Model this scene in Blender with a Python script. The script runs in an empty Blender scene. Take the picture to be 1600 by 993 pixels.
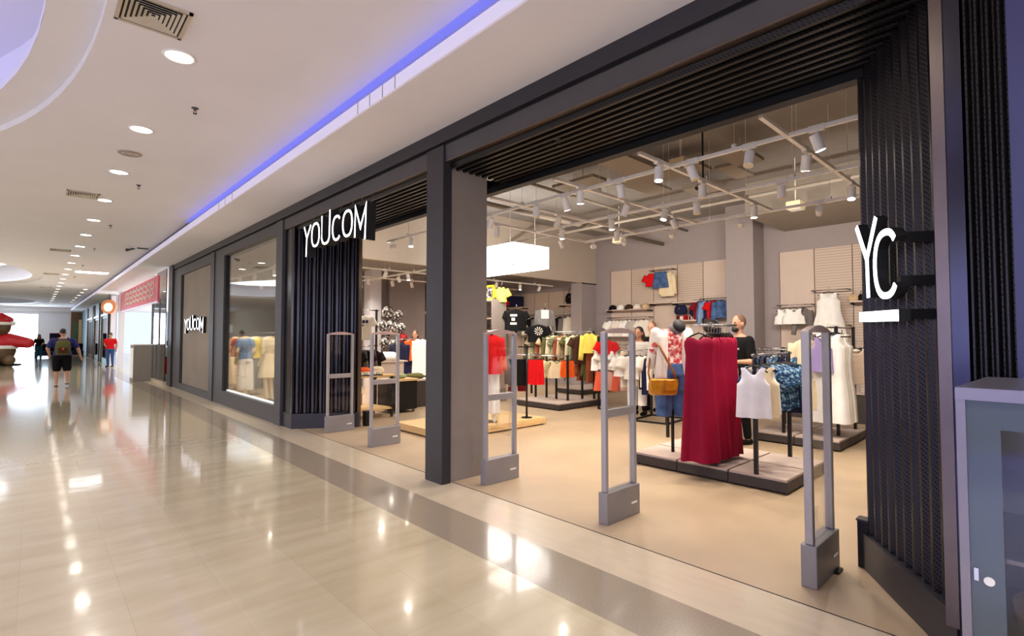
import bpy, math, random
from math import sin, cos, pi, radians, sqrt
random.seed(7)
S = bpy.context.scene
COL = S.collection

# ------------------------------------------------------------------ camera
cam_d = bpy.data.cameras.new('camera'); cam = bpy.data.objects.new('camera', cam_d); COL.objects.link(cam)
cam_d.sensor_width = 36; cam_d.lens = 802 / 1600 * 36; cam_d.clip_start = 0.05; cam_d.clip_end = 300
cam.location = (0, 0, 1.5); cam.rotation_euler = (radians(92.04), 0, radians(-43)); S.camera = cam
# ------------------------------------------------------------------ colour, world
S.view_settings.view_transform = 'Standard'; S.view_settings.look = 'None'
S.view_settings.exposure = 0.0; S.view_settings.gamma = 1.0; S.view_settings.use_curve_mapping = False
W = bpy.data.worlds.new('world'); S.world = W; W.use_nodes = True
W.node_tree.nodes['Background'].inputs[0].default_value = (0.75, 0.85, 1.0, 1)
W.node_tree.nodes['Background'].inputs[1].default_value = 1.2
S.cycles.max_bounces = 8; S.cycles.sample_clamp_indirect = 6; S.cycles.sample_clamp_direct = 40
S.cycles.transparent_max_bounces = 16

def light(kind, loc, power, col=(1, 1, 1), size=0.2, size_y=None, aim=None, spot=120, blend=0.6, name='lamp', parent=None):
    d = bpy.data.lights.new(name, kind); o = bpy.data.objects.new(name, d); COL.objects.link(o)
    d.energy = power; d.color = col; o.location = loc
    if kind == 'AREA':
        d.size = size
        if size_y: d.shape = 'RECTANGLE'; d.size_y = size_y
    else: d.shadow_soft_size = size
    if kind == 'SPOT': d.spot_size = radians(spot); d.spot_blend = blend
    if aim:
        from mathutils import Vector
        o.rotation_euler = (Vector(aim) - Vector(loc)).to_track_quat('-Z', 'Y').to_euler()
    if parent: o.parent = parent
    return o

WARM = (1.0, 0.89, 0.77); DOWN = (1.0, 0.96, 0.88); BLUE = (0.16, 0.17, 1.0); DAY = (0.62, 0.80, 1.0)
# daylight through the far glazing and the shop front beyond
light('AREA', (-1.3, 56.2, 1.9), 260, DAY, 4.5, 3.4, aim=(-1.0, 30, 1.0), name='daylight_far')
light('AREA', (8.6, 32, 1.8), 300, DAY, 9, 3.0, aim=(0, 26, 1.0), name='daylight_shop')
# blue LED in the ceiling coves
for y0, y1 in ((-6, 3), (3, 12)):
    lo = light('AREA', (2.325, (y0 + y1) / 2, 3.755), 0.45 * (y1 - y0), BLUE, 0.05, y1 - y0, name='cove_led'); lo.rotation_euler = (0, radians(150), 0)
light('AREA', (-2.9, 4.6, 4.2), 110, (0.2, 0.2, 1.0), 4.2, 8, aim=(-2.9, 4.6, 5), name='cove_led')
# unseen fill lights, added to brighten the mall ceiling and facade
lo = light('AREA', (-7.8, 12, 2.3), 430, (.88, .93, 1), 2.6, 30, name='mall_fill'); lo.rotation_euler = (0, radians(-100), 0)
lo = light('AREA', (-2.5, -5.5, 2.2), 110, (.88, .93, 1), 6, 2.6, aim=(-1, 6, 2.6), name='mall_fill')
# store general light from the high ceiling grid is in the track spots below

# ------------------------------------------------------------------ materials
def mat(name, col, rough=0.6, metal=0.0, var=0.06, scale=6.0, emit=None, es=1.0, spec=0.5, bump=0.0, bscale=60.0, coat=0.0, stretch=(1, 1, 1), alpha=1.0, trans=0.0, sheen=0.0):
    m = bpy.data.materials.new(name); m.use_nodes = True; nt = m.node_tree; N = nt.nodes; L = nt.links
    b = N['Principled BSDF']
    b.inputs['Roughness'].default_value = rough; b.inputs['Metallic'].default_value = metal
    b.inputs['Specular IOR Level'].default_value = spec; b.inputs['Coat Weight'].default_value = coat
    b.inputs['Alpha'].default_value = alpha; b.inputs['Transmission Weight'].default_value = trans
    if sheen: b.inputs['Sheen Weight'].default_value = sheen
    tc = N.new('ShaderNodeTexCoord'); mp = N.new('ShaderNodeMapping'); mp.inputs['Scale'].default_value = stretch
    L.new(tc.outputs['Object'], mp.inputs[0])
    n = N.new('ShaderNodeTexNoise'); n.inputs['Scale'].default_value = scale; n.inputs['Detail'].default_value = 4
    L.new(mp.outputs[0], n.inputs['Vector'])
    r = N.new('ShaderNodeValToRGB')
    r.color_ramp.elements[0].position = 0.3; r.color_ramp.elements[1].position = 0.7
    r.color_ramp.elements[0].color = tuple(max(0, c * (1 - var)) for c in col[:3]) + (1,)
    r.color_ramp.elements[1].color = tuple(min(1, c * (1 + var)) for c in col[:3]) + (1,)
    L.new(n.outputs['Fac'], r.inputs[0]); L.new(r.outputs[0], b.inputs['Base Color'])
    if emit: b.inputs['Emission Color'].default_value = tuple(emit) + (1,); b.inputs['Emission Strength'].default_value = es
    if bump:
        n2 = N.new('ShaderNodeTexNoise'); n2.inputs['Scale'].default_value = bscale
        L.new(mp.outputs[0], n2.inputs['Vector'])
        bp = N.new('ShaderNodeBump'); bp.inputs['Strength'].default_value = bump; bp.inputs['Distance'].default_value = 0.01
        L.new(n2.outputs['Fac'], bp.inputs['Height']); L.new(bp.outputs[0], b.inputs['Normal'])
    m['b'] = 1
    return m

def srgb(r, g, b):
    f = lambda c: (c / 255 / 12.92) if c / 255 <= 0.04045 else ((c / 255 + 0.055) / 1.055) ** 2.4
    return (f(r), f(g), f(b))

def stripes(name, cols, scale=20.0, axis='Z', rough=0.8, sharp=True):
    m = mat(name, cols[0], rough); nt = m.node_tree; N = nt.nodes; L = nt.links; b = N['Principled BSDF']
    tc = N.new('ShaderNodeTexCoord'); w = N.new('ShaderNodeTexWave'); w.bands_direction = axis
    w.inputs['Scale'].default_value = scale; w.inputs['Distortion'].default_value = 0.6; L.new(tc.outputs['Object'], w.inputs['Vector'])
    r = N.new('ShaderNodeValToRGB'); r.color_ramp.interpolation = 'CONSTANT' if sharp else 'LINEAR'
    k = len(cols)
    while len(r.color_ramp.elements) < k: r.color_ramp.elements.new(0.5)
    for i, c in enumerate(cols): r.color_ramp.elements[i].position = i / k; r.color_ramp.elements[i].color = tuple(c) + (1,)
    L.new(w.outputs['Fac'], r.inputs[0]); L.new(r.outputs[0], b.inputs['Base Color']); return m

def blotch(name, cols, scale=12.0, rough=0.8, voronoi=False):
    m = mat(name, cols[0], rough); nt = m.node_tree; N = nt.nodes; L = nt.links; b = N['Principled BSDF']
    tc = N.new('ShaderNodeTexCoord')
    if voronoi:
        n = N.new('ShaderNodeTexVoronoi'); n.inputs['Scale'].default_value = scale; out = n.outputs['Color']
    else:
        n = N.new('ShaderNodeTexNoise'); n.inputs['Scale'].default_value = scale; n.inputs['Detail'].default_value = 3; out = n.outputs['Fac']
    L.new(tc.outputs['Object'], n.inputs['Vector'])
    r = N.new('ShaderNodeValToRGB'); r.color_ramp.interpolation = 'CONSTANT'; k = len(cols)
    while len(r.color_ramp.elements) < k: r.color_ramp.elements.new(0.5)
    for i, c in enumerate(cols):
        r.color_ramp.elements[i].position = 0 if i == 0 else (0.45 + 0.11 * (i - 1) / max(1, k - 2) if k > 2 else 0.52)
        r.color_ramp.elements[i].color = tuple(c) + (1,)
    L.new(out, r.inputs[0]); L.new(r.outputs[0], b.inputs['Base Color']); return m

def glass(name, tint=(0.93, 0.96, 0.95), refl=1.0, ior=1.5):
    m = bpy.data.materials.new(name); m.use_nodes = True; nt = m.node_tree; N = nt.nodes; L = nt.links
    N.clear(); o = N.new('ShaderNodeOutputMaterial'); t = N.new('ShaderNodeBsdfTransparent'); g = N.new('ShaderNodeBsdfGlossy')
    t.inputs[0].default_value = tint + (1,); g.inputs[0].default_value = (1, 1, 1, 1); g.inputs['Roughness'].default_value = 0.02
    f = N.new('ShaderNodeFresnel'); f.inputs[0].default_value = ior; mu = N.new('ShaderNodeMath'); mu.operation = 'MULTIPLY'; mu.inputs[1].default_value = refl
    mu.use_clamp = True
    mx = N.new('ShaderNodeMixShader'); L.new(f.outputs[0], mu.inputs[0]); L.new(mu.outputs[0], mx.inputs[0])
    L.new(t.outputs[0], mx.inputs[1]); L.new(g.outputs[0], mx.inputs[2]); L.new(mx.outputs[0], o.inputs[0]); return m

def emis(name, col, s):
    m = bpy.data.materials.new(name); m.use_nodes = True; N = m.node_tree.nodes; b = N['Principled BSDF']
    b.inputs['Base Color'].default_value = (0.8, 0.8, 0.8, 1)
    b.inputs['Emission Color'].default_value = tuple(col) + (1,); b.inputs['Emission Strength'].default_value = s; return m

def tilefloor():
    m = bpy.data.materials.new('polished_travertine_tiles'); m.use_nodes = True; nt = m.node_tree; N = nt.nodes; L = nt.links; b = N['Principled BSDF']
    tc = N.new('ShaderNodeTexCoord')
    sep = N.new('ShaderNodeSeparateXYZ'); L.new(tc.outputs['Object'], sep.inputs[0])
    def joint(out, period, off, width):
        a = N.new('ShaderNodeMath'); a.operation = 'ADD'; a.inputs[1].default_value = off; L.new(out, a.inputs[0])
        d = N.new('ShaderNodeMath'); d.operation = 'DIVIDE'; d.inputs[1].default_value = period; L.new(a.outputs[0], d.inputs[0])
        fr = N.new('ShaderNodeMath'); fr.operation = 'FRACT'; L.new(d.outputs[0], fr.inputs[0])
        lt = N.new('ShaderNodeMath'); lt.operation = 'LESS_THAN'; lt.inputs[1].default_value = width / period; L.new(fr.outputs[0], lt.inputs[0])
        fl = N.new('ShaderNodeMath'); fl.operation = 'FLOOR'; L.new(d.outputs[0], fl.inputs[0])
        return lt.outputs[0], fl.outputs[0]
    jx, ix = joint(sep.outputs[0], 0.4465, 0.03 + 0.4465 * 40, 0.005)
    jy, iy = joint(sep.outputs[1], 0.92, -4.13 + 0.92 * 60, 0.006)
    mxj = N.new('ShaderNodeMath'); mxj.operation = 'MAXIMUM'; L.new(jx, mxj.inputs[0]); L.new(jy, mxj.inputs[1])
    cmb = N.new('ShaderNodeCombineXYZ'); L.new(ix, cmb.inputs[0]); L.new(iy, cmb.inputs[1])
    wn = N.new('ShaderNodeTexWhiteNoise'); L.new(cmb.outputs[0], wn.inputs['Vector'])
    mp = N.new('ShaderNodeMapping'); mp.inputs['Scale'].default_value = (1.0, 4.0, 1); L.new(tc.outputs['Object'], mp.inputs[0])
    n = N.new('ShaderNodeTexNoise'); n.inputs['Scale'].default_value = 1.3; n.inputs['Detail'].default_value = 6; L.new(mp.outputs[0], n.inputs['Vector'])
    ad = N.new('ShaderNodeMath'); ad.operation = 'MULTIPLY_ADD'; ad.inputs[1].default_value = 0.18; L.new(wn.outputs['Value'], ad.inputs[0]); L.new(n.outputs['Fac'], ad.inputs[2])
    r = N.new('ShaderNodeValToRGB'); r.color_ramp.elements[0].position = 0.35; r.color_ramp.elements[1].position = 0.8
    r.color_ramp.elements[0].color = srgb(206, 188, 150) + (1,); r.color_ramp.elements[1].color = srgb(226, 210, 174) + (1,)
    L.new(ad.outputs[0], r.inputs[0])
    mix = N.new('ShaderNodeMixRGB'); mix.inputs[2].default_value = srgb(176, 152, 124) + (1,); L.new(r.outputs[0], mix.inputs[1])
    k = N.new('ShaderNodeMath'); k.operation = 'MULTIPLY'; k.inputs[1].default_value = 0.22; L.new(mxj.outputs[0], k.inputs[0]); L.new(k.outputs[0], mix.inputs[0])
    L.new(mix.outputs[0], b.inputs['Base Color'])
    b.inputs['Roughness'].default_value = 0.2; b.inputs['Specular IOR Level'].default_value = 0.6
    b.inputs['Coat Weight'].default_value = 1.0; b.inputs['Coat Roughness'].default_value = 0.07; b.inputs['Coat IOR'].default_value = 1.55
    n2 = N.new('ShaderNodeTexNoise'); n2.inputs['Scale'].default_value = 3.5; n2.inputs['Detail'].default_value = 2; L.new(tc.outputs['Object'], n2.inputs['Vector'])
    bp = N.new('ShaderNodeBump'); bp.inputs['Strength'].default_value = 0.05; bp.inputs['Distance'].default_value = 0.02
    L.new(n2.outputs['Fac'], bp.inputs['Height']); L.new(bp.outputs[0], b.inputs['Coat Normal']); L.new(bp.outputs[0], b.inputs['Normal'])
    return m

def perforated(name):
    m = mat(name, srgb(22, 22, 25), 0.32, 0.75, var=0.15, scale=30); nt = m.node_tree; N = nt.nodes; L = nt.links; b = N['Principled BSDF']
    tc = N.new('ShaderNodeTexCoord'); v = N.new('ShaderNodeTexVoronoi'); v.inputs['Scale'].default_value = 75; v.inputs['Randomness'].default_value = 0.0
    mp = N.new('ShaderNodeMapping'); mp.inputs['Rotation'].default_value = (0.78, 0.0, 0.78); L.new(tc.outputs['Object'], mp.inputs[0]); L.new(mp.outputs[0], v.inputs['Vector'])
    r = N.new('ShaderNodeValToRGB'); r.color_ramp.elements[0].position = 0.3; r.color_ramp.elements[1].position = 0.42
    r.color_ramp.elements[0].color = (0.002, 0.002, 0.002, 1); r.color_ramp.elements[1].color = srgb(50, 46, 43) + (1,)
    L.new(v.outputs['Distance'], r.inputs[0]); L.new(r.outputs[0], b.inputs['Base Color']); return m

M = {}
M['floor'] = tilefloor()
M['granite'] = mat('grey_granite', srgb(164, 149, 128), 0.2, var=0.14, scale=90, coat=0.45, spec=0.6)
M['granite'].node_tree.nodes['Principled BSDF'].inputs['Coat Roughness'].default_value = 0.08
M['border'] = mat('light_stone_border', srgb(214, 196, 168), 0.28, var=0.05, scale=5, coat=0.5, stretch=(3, .6, 1))
M['concrete'] = mat('beige_resin_floor', srgb(184, 160, 130), 0.42, var=0.1, scale=1.3, bump=0.02, coat=0.15)
M['ceil'] = mat('white_plaster', srgb(232, 229, 236), 0.85, var=0.015, scale=1.5)
M['lav'] = mat('painted_lavender_glow', srgb(225, 220, 235), 0.5, var=0.01, emit=(0.55, 0.52, 0.80), es=0.35)  # lavender emission stands in for bluish light falling on white paint
M['frame'] = mat('charcoal_powder_coat', srgb(54, 52, 58), 0.42, 0.25, var=0.05, scale=2)
M['frame2'] = mat('grey_painted_metal', srgb(76, 73, 76), 0.5, 0.2, var=0.04)
M['gap'] = mat('black_gap', srgb(14, 13, 14), 0.7)
M['colgrey'] = mat('taupe_column_paint', srgb(142, 130, 122), 0.6, var=0.03)
M['black'] = mat('black_metal', srgb(26, 25, 27), 0.4, 0.4)
M['gloss'] = mat('polished_black_corrugated', srgb(66, 64, 70), 0.2, 1.0, var=0.1, scale=3)
M['perf'] = perforated('perforated_black_sheet')
M['steel'] = mat('brushed_steel', srgb(112, 100, 92), 0.3, 0.95)
M['chrome'] = mat('chrome_rail', srgb(205, 203, 200), 0.18, 0.95)
M['wall'] = mat('taupe_wall_paint', srgb(158, 147, 146), 0.8, var=0.02)
M['bulk'] = mat('warm_grey_bulkhead', srgb(186, 172, 158), 0.8, var=0.02)
M['sceil'] = mat('dark_grey_store_ceiling', srgb(142, 137, 133), 0.9, var=0.05)
M['duct'] = mat('grey_duct', srgb(146, 136, 124), 0.7, var=0.04)
M['ply'] = mat('panel_laminate', srgb(206, 186, 170), 0.6, var=0.03, scale=3)
M['slot'] = stripes('slotted_wall_panel', [srgb(206, 186, 170), srgb(186, 166, 150)], 5.5, 'Z', 0.6)
M['white'] = mat('white_enamel', srgb(246, 241, 234), 0.45)
M['cream_sensor'] = mat('cream_plastic', srgb(225, 208, 170), 0.5)
M['lightbox'] = emis('lightbox_acrylic', (1.0, 0.96, 0.90), 5.0)
M['lamp'] = emis('lamp_lens', (1.0, 0.93, 0.82), 14)
M['spotlens'] = emis('spot_lens', (1.0, 0.9, 0.78), 26)
M['letter'] = emis('sign_face', (0.92, 0.92, 1.0), 3.2)
M['blueled'] = emis('blue_led_strip', (0.2, 0.2, 1.0), 3.0)
M['glass'] = glass('window_glass', (0.96, 0.97, 0.95), 0.65)
M['glass2'] = glass('shop_glass', (0.88, 0.94, 0.95), 1.4)
M['acryl'] = glass('antenna_acrylic', (0.97, 0.97, 0.97), 0.3)
M['antenna'] = mat('antenna_grey_metal', srgb(172, 166, 168), 0.38, 0.35)
M['antbase'] = mat('antenna_base_grey', srgb(146, 142, 144), 0.4, 0.3)
M['pink'] = mat('salmon_plastic_cap', srgb(206, 176, 168), 0.3, coat=0.4)
M['daistop'] = mat('dais_top_stone', srgb(192, 172, 160), 0.5, var=0.08, scale=4)
M['dais'] = mat('dais_dark_side', srgb(58, 50, 48), 0.55)
M['wood'] = mat('pine_wood', srgb(222, 184, 128), 0.5, var=0.12, scale=4, stretch=(1, 8, 8))
M['woodd'] = mat('brown_wood', srgb(110, 78, 52), 0.5, var=0.2, scale=4, stretch=(8, 8, 1))
M['skin'] = mat('skin', srgb(196, 146, 118), 0.55, var=0.03); M['skin2'] = mat('skin_tan', srgb(168, 116, 88), 0.55, var=0.03)
M['hair'] = mat('dark_hair', srgb(30, 22, 20), 0.5, var=0.3, scale=40, bump=0.5, bscale=80)
M['hairshort'] = mat('cropped_hair', srgb(120, 86, 70), 0.7, var=0.1)
M['denim'] = mat('washed_denim', srgb(74, 100, 142), 0.85, var=0.42, scale=9, spec=0.15)
M['gold'] = mat('mustard_leather', srgb(196, 134, 32), 0.28, 0.25, var=0.2, scale=14, coat=0.4)
M['strap'] = mat('tan_leather', srgb(150, 92, 44), 0.5)
M['maroon'] = mat('maroon_jersey', srgb(146, 4, 48), 0.6, var=0.06, spec=0.2)
def cl(name, r, g, b, **k): M[name] = mat(name + '_fabric', srgb(r, g, b), 0.9, spec=0.15, **k)
cl('offwhite', 236, 226, 212); cl('cream', 232, 212, 176); cl('sand', 206, 176, 138); cl('navy', 34, 36, 62); cl('blk', 20, 19, 20)
cl('red', 206, 22, 26); cl('coral', 226, 100, 70); cl('orange', 226, 92, 34); cl('yellow', 236, 212, 96); cl('brightyellow', 240, 220, 40)
cl('olive', 96, 92, 52); cl('rust', 150, 84, 56); cl('brown', 70, 46, 36); cl('grey', 120, 114, 110); cl('lgrey', 190, 180, 172)
cl('lav_f', 168, 150, 206); cl('lblue', 128, 152, 188); cl('teal', 24, 84, 104); cl('dred', 120, 24, 34); cl('pinkc', 222, 176, 160)
cl('ivory', 246, 242, 236); cl('white_f', 244, 240, 246); cl('sage', 150, 158, 120)
M['plaid'] = blotch('red_white_crochet', [srgb(238, 224, 212), srgb(214, 120, 112), srgb(184, 48, 56)], 24)
M['blueprint'] = blotch('blue_pattern', [srgb(18, 40, 74), srgb(40, 96, 140), srgb(150, 176, 190)], 40)
M['stripe'] = stripes('multi_stripe', [srgb(232, 216, 170), srgb(70, 80, 62), srgb(238, 226, 190), srgb(180, 150, 70)], 14, 'Z')
M['stripev'] = stripes('beige_stripe', [srgb(232, 214, 190), srgb(146, 116, 92)], 16, 'Z')
M['shine'] = blotch('shiny_foil_pattern', [srgb(30, 28, 30), srgb(120, 114, 112), srgb(228, 222, 216)], 16, 0.15)
M['redshine'] = mat('red_foil', srgb(170, 26, 34), 0.15, 0.3, coat=0.7)

# ------------------------------------------------------------------ mesh builder
class MB:
    def __init__(s): s.v = []; s.f = []
    def add(s, vs, fs):
        n = len(s.v); s.v += [tuple(p) for p in vs]; s.f += [tuple(i + n for i in f) for f in fs]; return s
    def box(s, x0, x1, y0, y1, z0, z1):
        return s.add([(x0, y0, z0), (x1, y0, z0), (x1, y1, z0), (x0, y1, z0), (x0, y0, z1), (x1, y0, z1), (x1, y1, z1), (x0, y1, z1)],
                     [(0, 3, 2, 1), (4, 5, 6, 7), (0, 1, 5, 4), (1, 2, 6, 5), (2, 3, 7, 6), (3, 0, 4, 7)])
    def prism(s, poly, z0, z1):
        n = len(poly)
        return s.add([(x, y, z0) for x, y in poly] + [(x, y, z1) for x, y in poly],
                     [tuple(range(n))[::-1], tuple(range(n, 2 * n))] + [(i, (i + 1) % n, n + (i + 1) % n, n + i) for i in range(n)])
    def bar(s, p, q, w, h=None, up=(0, 0, 1)):
        from mathutils import Vector
        h = h or w; p = Vector(p); q = Vector(q); d = (q - p).normalized(); u = Vector(up)
        if abs(d.dot(u)) > 0.99: u = Vector((1, 0, 0))
        a = d.cross(u).normalized() * w / 2; b = a.cross(d).normalized() * h / 2
        vs = [p - a - b, p + a - b, p + a + b, p - a + b, q - a - b, q + a - b, q + a + b, q - a + b]
        return s.add(vs, [(0, 3, 2, 1), (4, 5, 6, 7), (0, 1, 5, 4), (1, 2, 6, 5), (2, 3, 7, 6), (3, 0, 4, 7)])
    def tube(s, pts, r, n=8, closed=False):
        from mathutils import Vector
        P = [Vector(p) for p in pts]; R = r if isinstance(r, (list, tuple)) else [r] * len(P); vs = []; fs = []
        ref = None
        for i, p in enumerate(P):
            if closed: d = (P[(i + 1) % len(P)] - P[i - 1]).normalized()
            else: d = (P[min(i + 1, len(P) - 1)] - P[max(i - 1, 0)]).normalized()
            if ref is None: ref = Vector((0, 0, 1)) if abs(d.z) < 0.9 else Vector((1, 0, 0))
            a = ref - d * ref.dot(d)
            a = a.normalized() if a.length > 1e-6 else d.orthogonal().normalized()
            ref = a; b = d.cross(a)
            vs += [p + (a * cos(2 * pi * k / n) + b * sin(2 * pi * k / n)) * R[i] for k in range(n)]
        m = len(P)
        for i in range(m if closed else m - 1):
            j = (i + 1) % m
            fs += [(i * n + k, i * n + (k + 1) % n, j * n + (k + 1) % n, j * n + k) for k in range(n)]
        if not closed: fs += [tuple(range(n))[::-1], tuple((m - 1) * n + k for k in range(n))]
        return s.add(vs, fs)
    def loft(s, rings, cap=True):
        n = len(rings[0]); vs = [p for r in rings for p in r]; fs = []
        for i in range(len(rings) - 1):
            fs += [(i * n + k, i * n + (k + 1) % n, (i + 1) * n + (k + 1) % n, (i + 1) * n + k) for k in range(n)]
        if cap: fs += [tuple(range(n))[::-1], tuple((len(rings) - 1) * n + k for k in range(n))]
        return s.add(vs, fs)
    def ball(s, c, r, n=12, m=8):
        r = r if isinstance(r, (list, tuple)) else (r, r, r)
        rings = []
        for i in range(m + 1):
            t = pi * i / m; t = min(max(t, 0.02), pi - 0.02)
            rings.append([(c[0] + r[0] * sin(t) * cos(2 * pi * k / n), c[1] + r[1] * sin(t) * sin(2 * pi * k / n), c[2] + r[2] * cos(t)) for k in range(n)])
        return s.loft(rings)
    def lathe(s, prof, c=(0, 0, 0), n=20):
        return s.loft([[(c[0] + r * cos(2 * pi * k / n), c[1] + r * sin(2 * pi * k / n), c[2] + z) for k in range(n)] for r, z in prof])
    def cap(s, p, q, r0, r1, n=10):
        from mathutils import Vector
        s.tube([p, q], [r0, r1], n); s.ball(p, r0, n, 6); s.ball(q, r1, n, 6); return s
    def build(s, name, m, parent=None, smooth=False, loc=None, rotz=0, bevel=0):
        me = bpy.data.meshes.new(name); me.from_pydata(s.v, [], s.f); me.validate()
        if smooth: me.polygons.foreach_set('use_smooth', [True] * len(me.polygons))
        mm = m if isinstance(m, bpy.types.Material) else M[m]
        me.materials.append(mm); me.update()
        import bmesh
        b = bmesh.new(); b.from_mesh(me); bmesh.ops.recalc_face_normals(b, faces=b.faces); b.to_mesh(me); b.free()
        o = bpy.data.objects.new(name, me); COL.objects.link(o)
        if parent: o.parent = parent
        if loc: o.location = loc
        o.rotation_euler[2] = rotz
        if bevel:
            mo = o.modifiers.new('bevel', 'BEVEL'); mo.width = bevel; mo.segments = 2; mo.limit_method = 'ANGLE'
        return o
def box(*a): return MB().box(*a)
def tag(o, label, cat, group=None, kind=None):
    o['label'] = label; o['category'] = cat
    if group: o['group'] = group
    if kind: o['kind'] = kind
    return o
def struct(o): o['kind'] = 'structure'; return o
def empty(name, loc, rotz=0):
    o = bpy.data.objects.new(name, None); o.empty_display_size = 0.1; COL.objects.link(o); o.location = loc; o.rotation_euler[2] = rotz; return o
_tn = [0]
def trim(mb, m, name=None, smooth=False):
    if not name: _tn[0] += 1; name = 'trim_%d' % _tn[0]
    return struct(mb.build(name, m, smooth=smooth))
ORD = ['first', 'second', 'third', 'fourth', 'fifth', 'sixth', 'seventh', 'eighth', 'ninth', 'tenth', 'eleventh', 'twelfth', 'thirteenth', 'fourteenth', 'fifteenth', 'sixteenth', 'seventeenth', 'eighteenth', 'nineteenth', 'twentieth', 'twenty-first', 'twenty-second', 'twenty-third', 'twenty-fourth', 'twenty-fifth']

# ------------------------------------------------------------------ STRUCTURE
FX = 3.08
struct(box(-8, 2.26, -6, 57, -0.1, 0).build('floor', 'floor'))
trim(box(2.26, 2.71, -6, 57, -0.1, 0), 'granite')
trim(box(2.71, 3.2, -6, 57, -0.1, 0.0), 'border')
struct(box(3.2, 12.5, -3, 19, -0.1, 0).build('floor_store', 'concrete'))
trim(box(3.192, 3.2, -3, 19, -0.05, 0.002), 'gap')
struct(box(3.2, 14, 19, 57, -0.1, 0.0).build('floor_neighbour', 'border'))

# main ceiling with elliptical recesses
def ring_ceiling():
    mb = MB(); x0, x1 = -8.0, 2.36; n = 96; holes = [(-3.2, 4.6), (-3.3, 28.3), (-3.1, 50.0)]; a, b = 3.53, 6.55
    ys = [-6, 12, 40, 57.0]
    edges = [(-6, 16.45), (16.45, 40.15), (40.15, 57.0)]
    for (hx, hy), (y0, y1) in zip(holes, edges):
        bb = min(b, y1 - hy - 0.2)
        el = []; rc = []
        cyy = hy
        for k in range(n):
            t = 2 * pi * k / n; dx, dy = cos(t), sin(t); el.append((hx + a * dx, hy + (b if b == bb else bb) * dy))
            tx = ((x1 - hx) / dx if dx > 1e-6 else ((x0 - hx) / dx if dx < -1e-6 else 1e9)); ty = ((y1 - hy) / dy if dy > 1e-6 else ((y0 - hy) / dy if dy < -1e-6 else 1e9))
            tt = min(tx, ty); rc.append((hx + dx * tt, hy + dy * tt))
        for cxx, cyy2 in ((x0, y0), (x1, y0), (x1, y1), (x0, y1)):
            k = min(range(n), key=lambda i: (rc[i][0] - cxx) ** 2 + (rc[i][1] - cyy2) ** 2); rc[k] = (cxx, cyy2)
        vs = [(x, y, 3.9) for x, y in el] + [(x, y, 3.9) for x, y in rc] + [(x, y, 3.97) for x, y in el]
        inn = [(hx + (a - .31) * cos(2 * pi * k / n), hy + (bb - .55) * sin(2 * pi * k / n)) for k in range(n)]
        vs += [(x, y, 3.97) for x, y in inn]
        fs = []
        for k in range(n):
            j = (k + 1) % n
            fs += [(k, n + k, n + j, j), (k, j, 2 * n + j, 2 * n + k), (2 * n + k, 2 * n + j, 3 * n + j, 3 * n + k)]
        mb.add(vs, fs)
    return mb, holes, a, b
mb, HOLES, RA, RB = ring_ceiling()
struct(mb.build('ceiling', 'ceil'))
for i, (hx, hy) in enumerate(HOLES):
    bb = RB if i < 2 else 4.8; n = 72; m = MB(); vs = []; fs = []
    for z, k_ in ((3.97, 0), (4.04, 0), (4.04, -0.28), (4.7, -0.28)):
        vs += [(hx + (RA - .31 - k_) * cos(2 * pi * k / n), hy + (bb - .55 - k_) * sin(2 * pi * k / n), z) for k in range(n)]
    for r in range(3): fs += [(r * n + k, r * n + (k + 1) % n, (r + 1) * n + (k + 1) % n, (r + 1) * n + k) for k in range(n)]
    fs.append(tuple(3 * n + k for k in range(n)))
    m.add(vs, fs); trim(m, 'ceil')
struct(MB().prism([(-3.3 + 2.75 * cos(2 * pi * k / 48), 28.3 + 5.5 * sin(2 * pi * k / 48)) for k in range(48)], 4.60, 4.62).build('window_6', emis('skylight_diffuser', (.88, .95, 1.0), 2.2)))
# soffit and cove lip over the shop fronts
struct(box(2.27, FX + 0.02, -6, 57, 3.65, 3.67).build('ceiling_soffit', 'ceil'))
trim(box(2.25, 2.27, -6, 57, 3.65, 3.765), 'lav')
mb = MB()
for y in (4.60, 4.36, 4.12, 3.90, 8.9, 9.3, 9.7): mb.box(2.246, 2.25, y, y + 0.006, 3.65, 3.765)
trim(mb, 'colgrey')
trim(box(2.275, 2.35, -6, 12.5, 3.888, 3.899), mat('blue_ceiling_glow', (.1, .1, .3), .4, emit=(.16, .17, .60), es=1.0))  # glowing strip stands in for the blue-lit ceiling band above the lip
trim(box(2.60, 2.62, -6, 57, 3.67, 3.95), 'ceil')
trim(box(2.34, 2.62, -6, 57, 3.9, 3.93), 'ceil')
# far end wall with bright glazing and timber shop front
struct(MB().box(-8, -3.0, 57, 57.2, 0, 4).box(-3.0, 0.27, 57, 57.2, 3.3, 4).box(0.27, 3.2, 57, 57.2, 0, 4).build('wall_end', 'ceil'))
struct(box(-3.0, 0.27, 57.05, 57.1, 0.0, 3.3).build('window_4', emis('daylight_glass', (0.86, 0.94, 1.0), 3.6)))
trim(box(-8, 3.2, 56.7, 57, 3.55, 3.9), 'ceil')
struct(box(-8.2, -8, -6, 57.2, 0, 4).build('wall_left', mat('cream_wall', srgb(206, 190, 168), 0.7)))
op = box(-7.99, -7.94, -.6, 2.6, .5, 3.1).build('opposite_shop_sign', emis('blue_neon', (.05, .10, 1.0), 2.4)); MB().box(-7.99, -7.92, -.7, 2.7, .4, .5).box(-7.99, -7.92, -.7, 2.7, 3.1, 3.2).build('frame', 'steel', op); tag(op, 'blue illuminated panel on the opposite side of the mall', 'sign')
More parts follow.
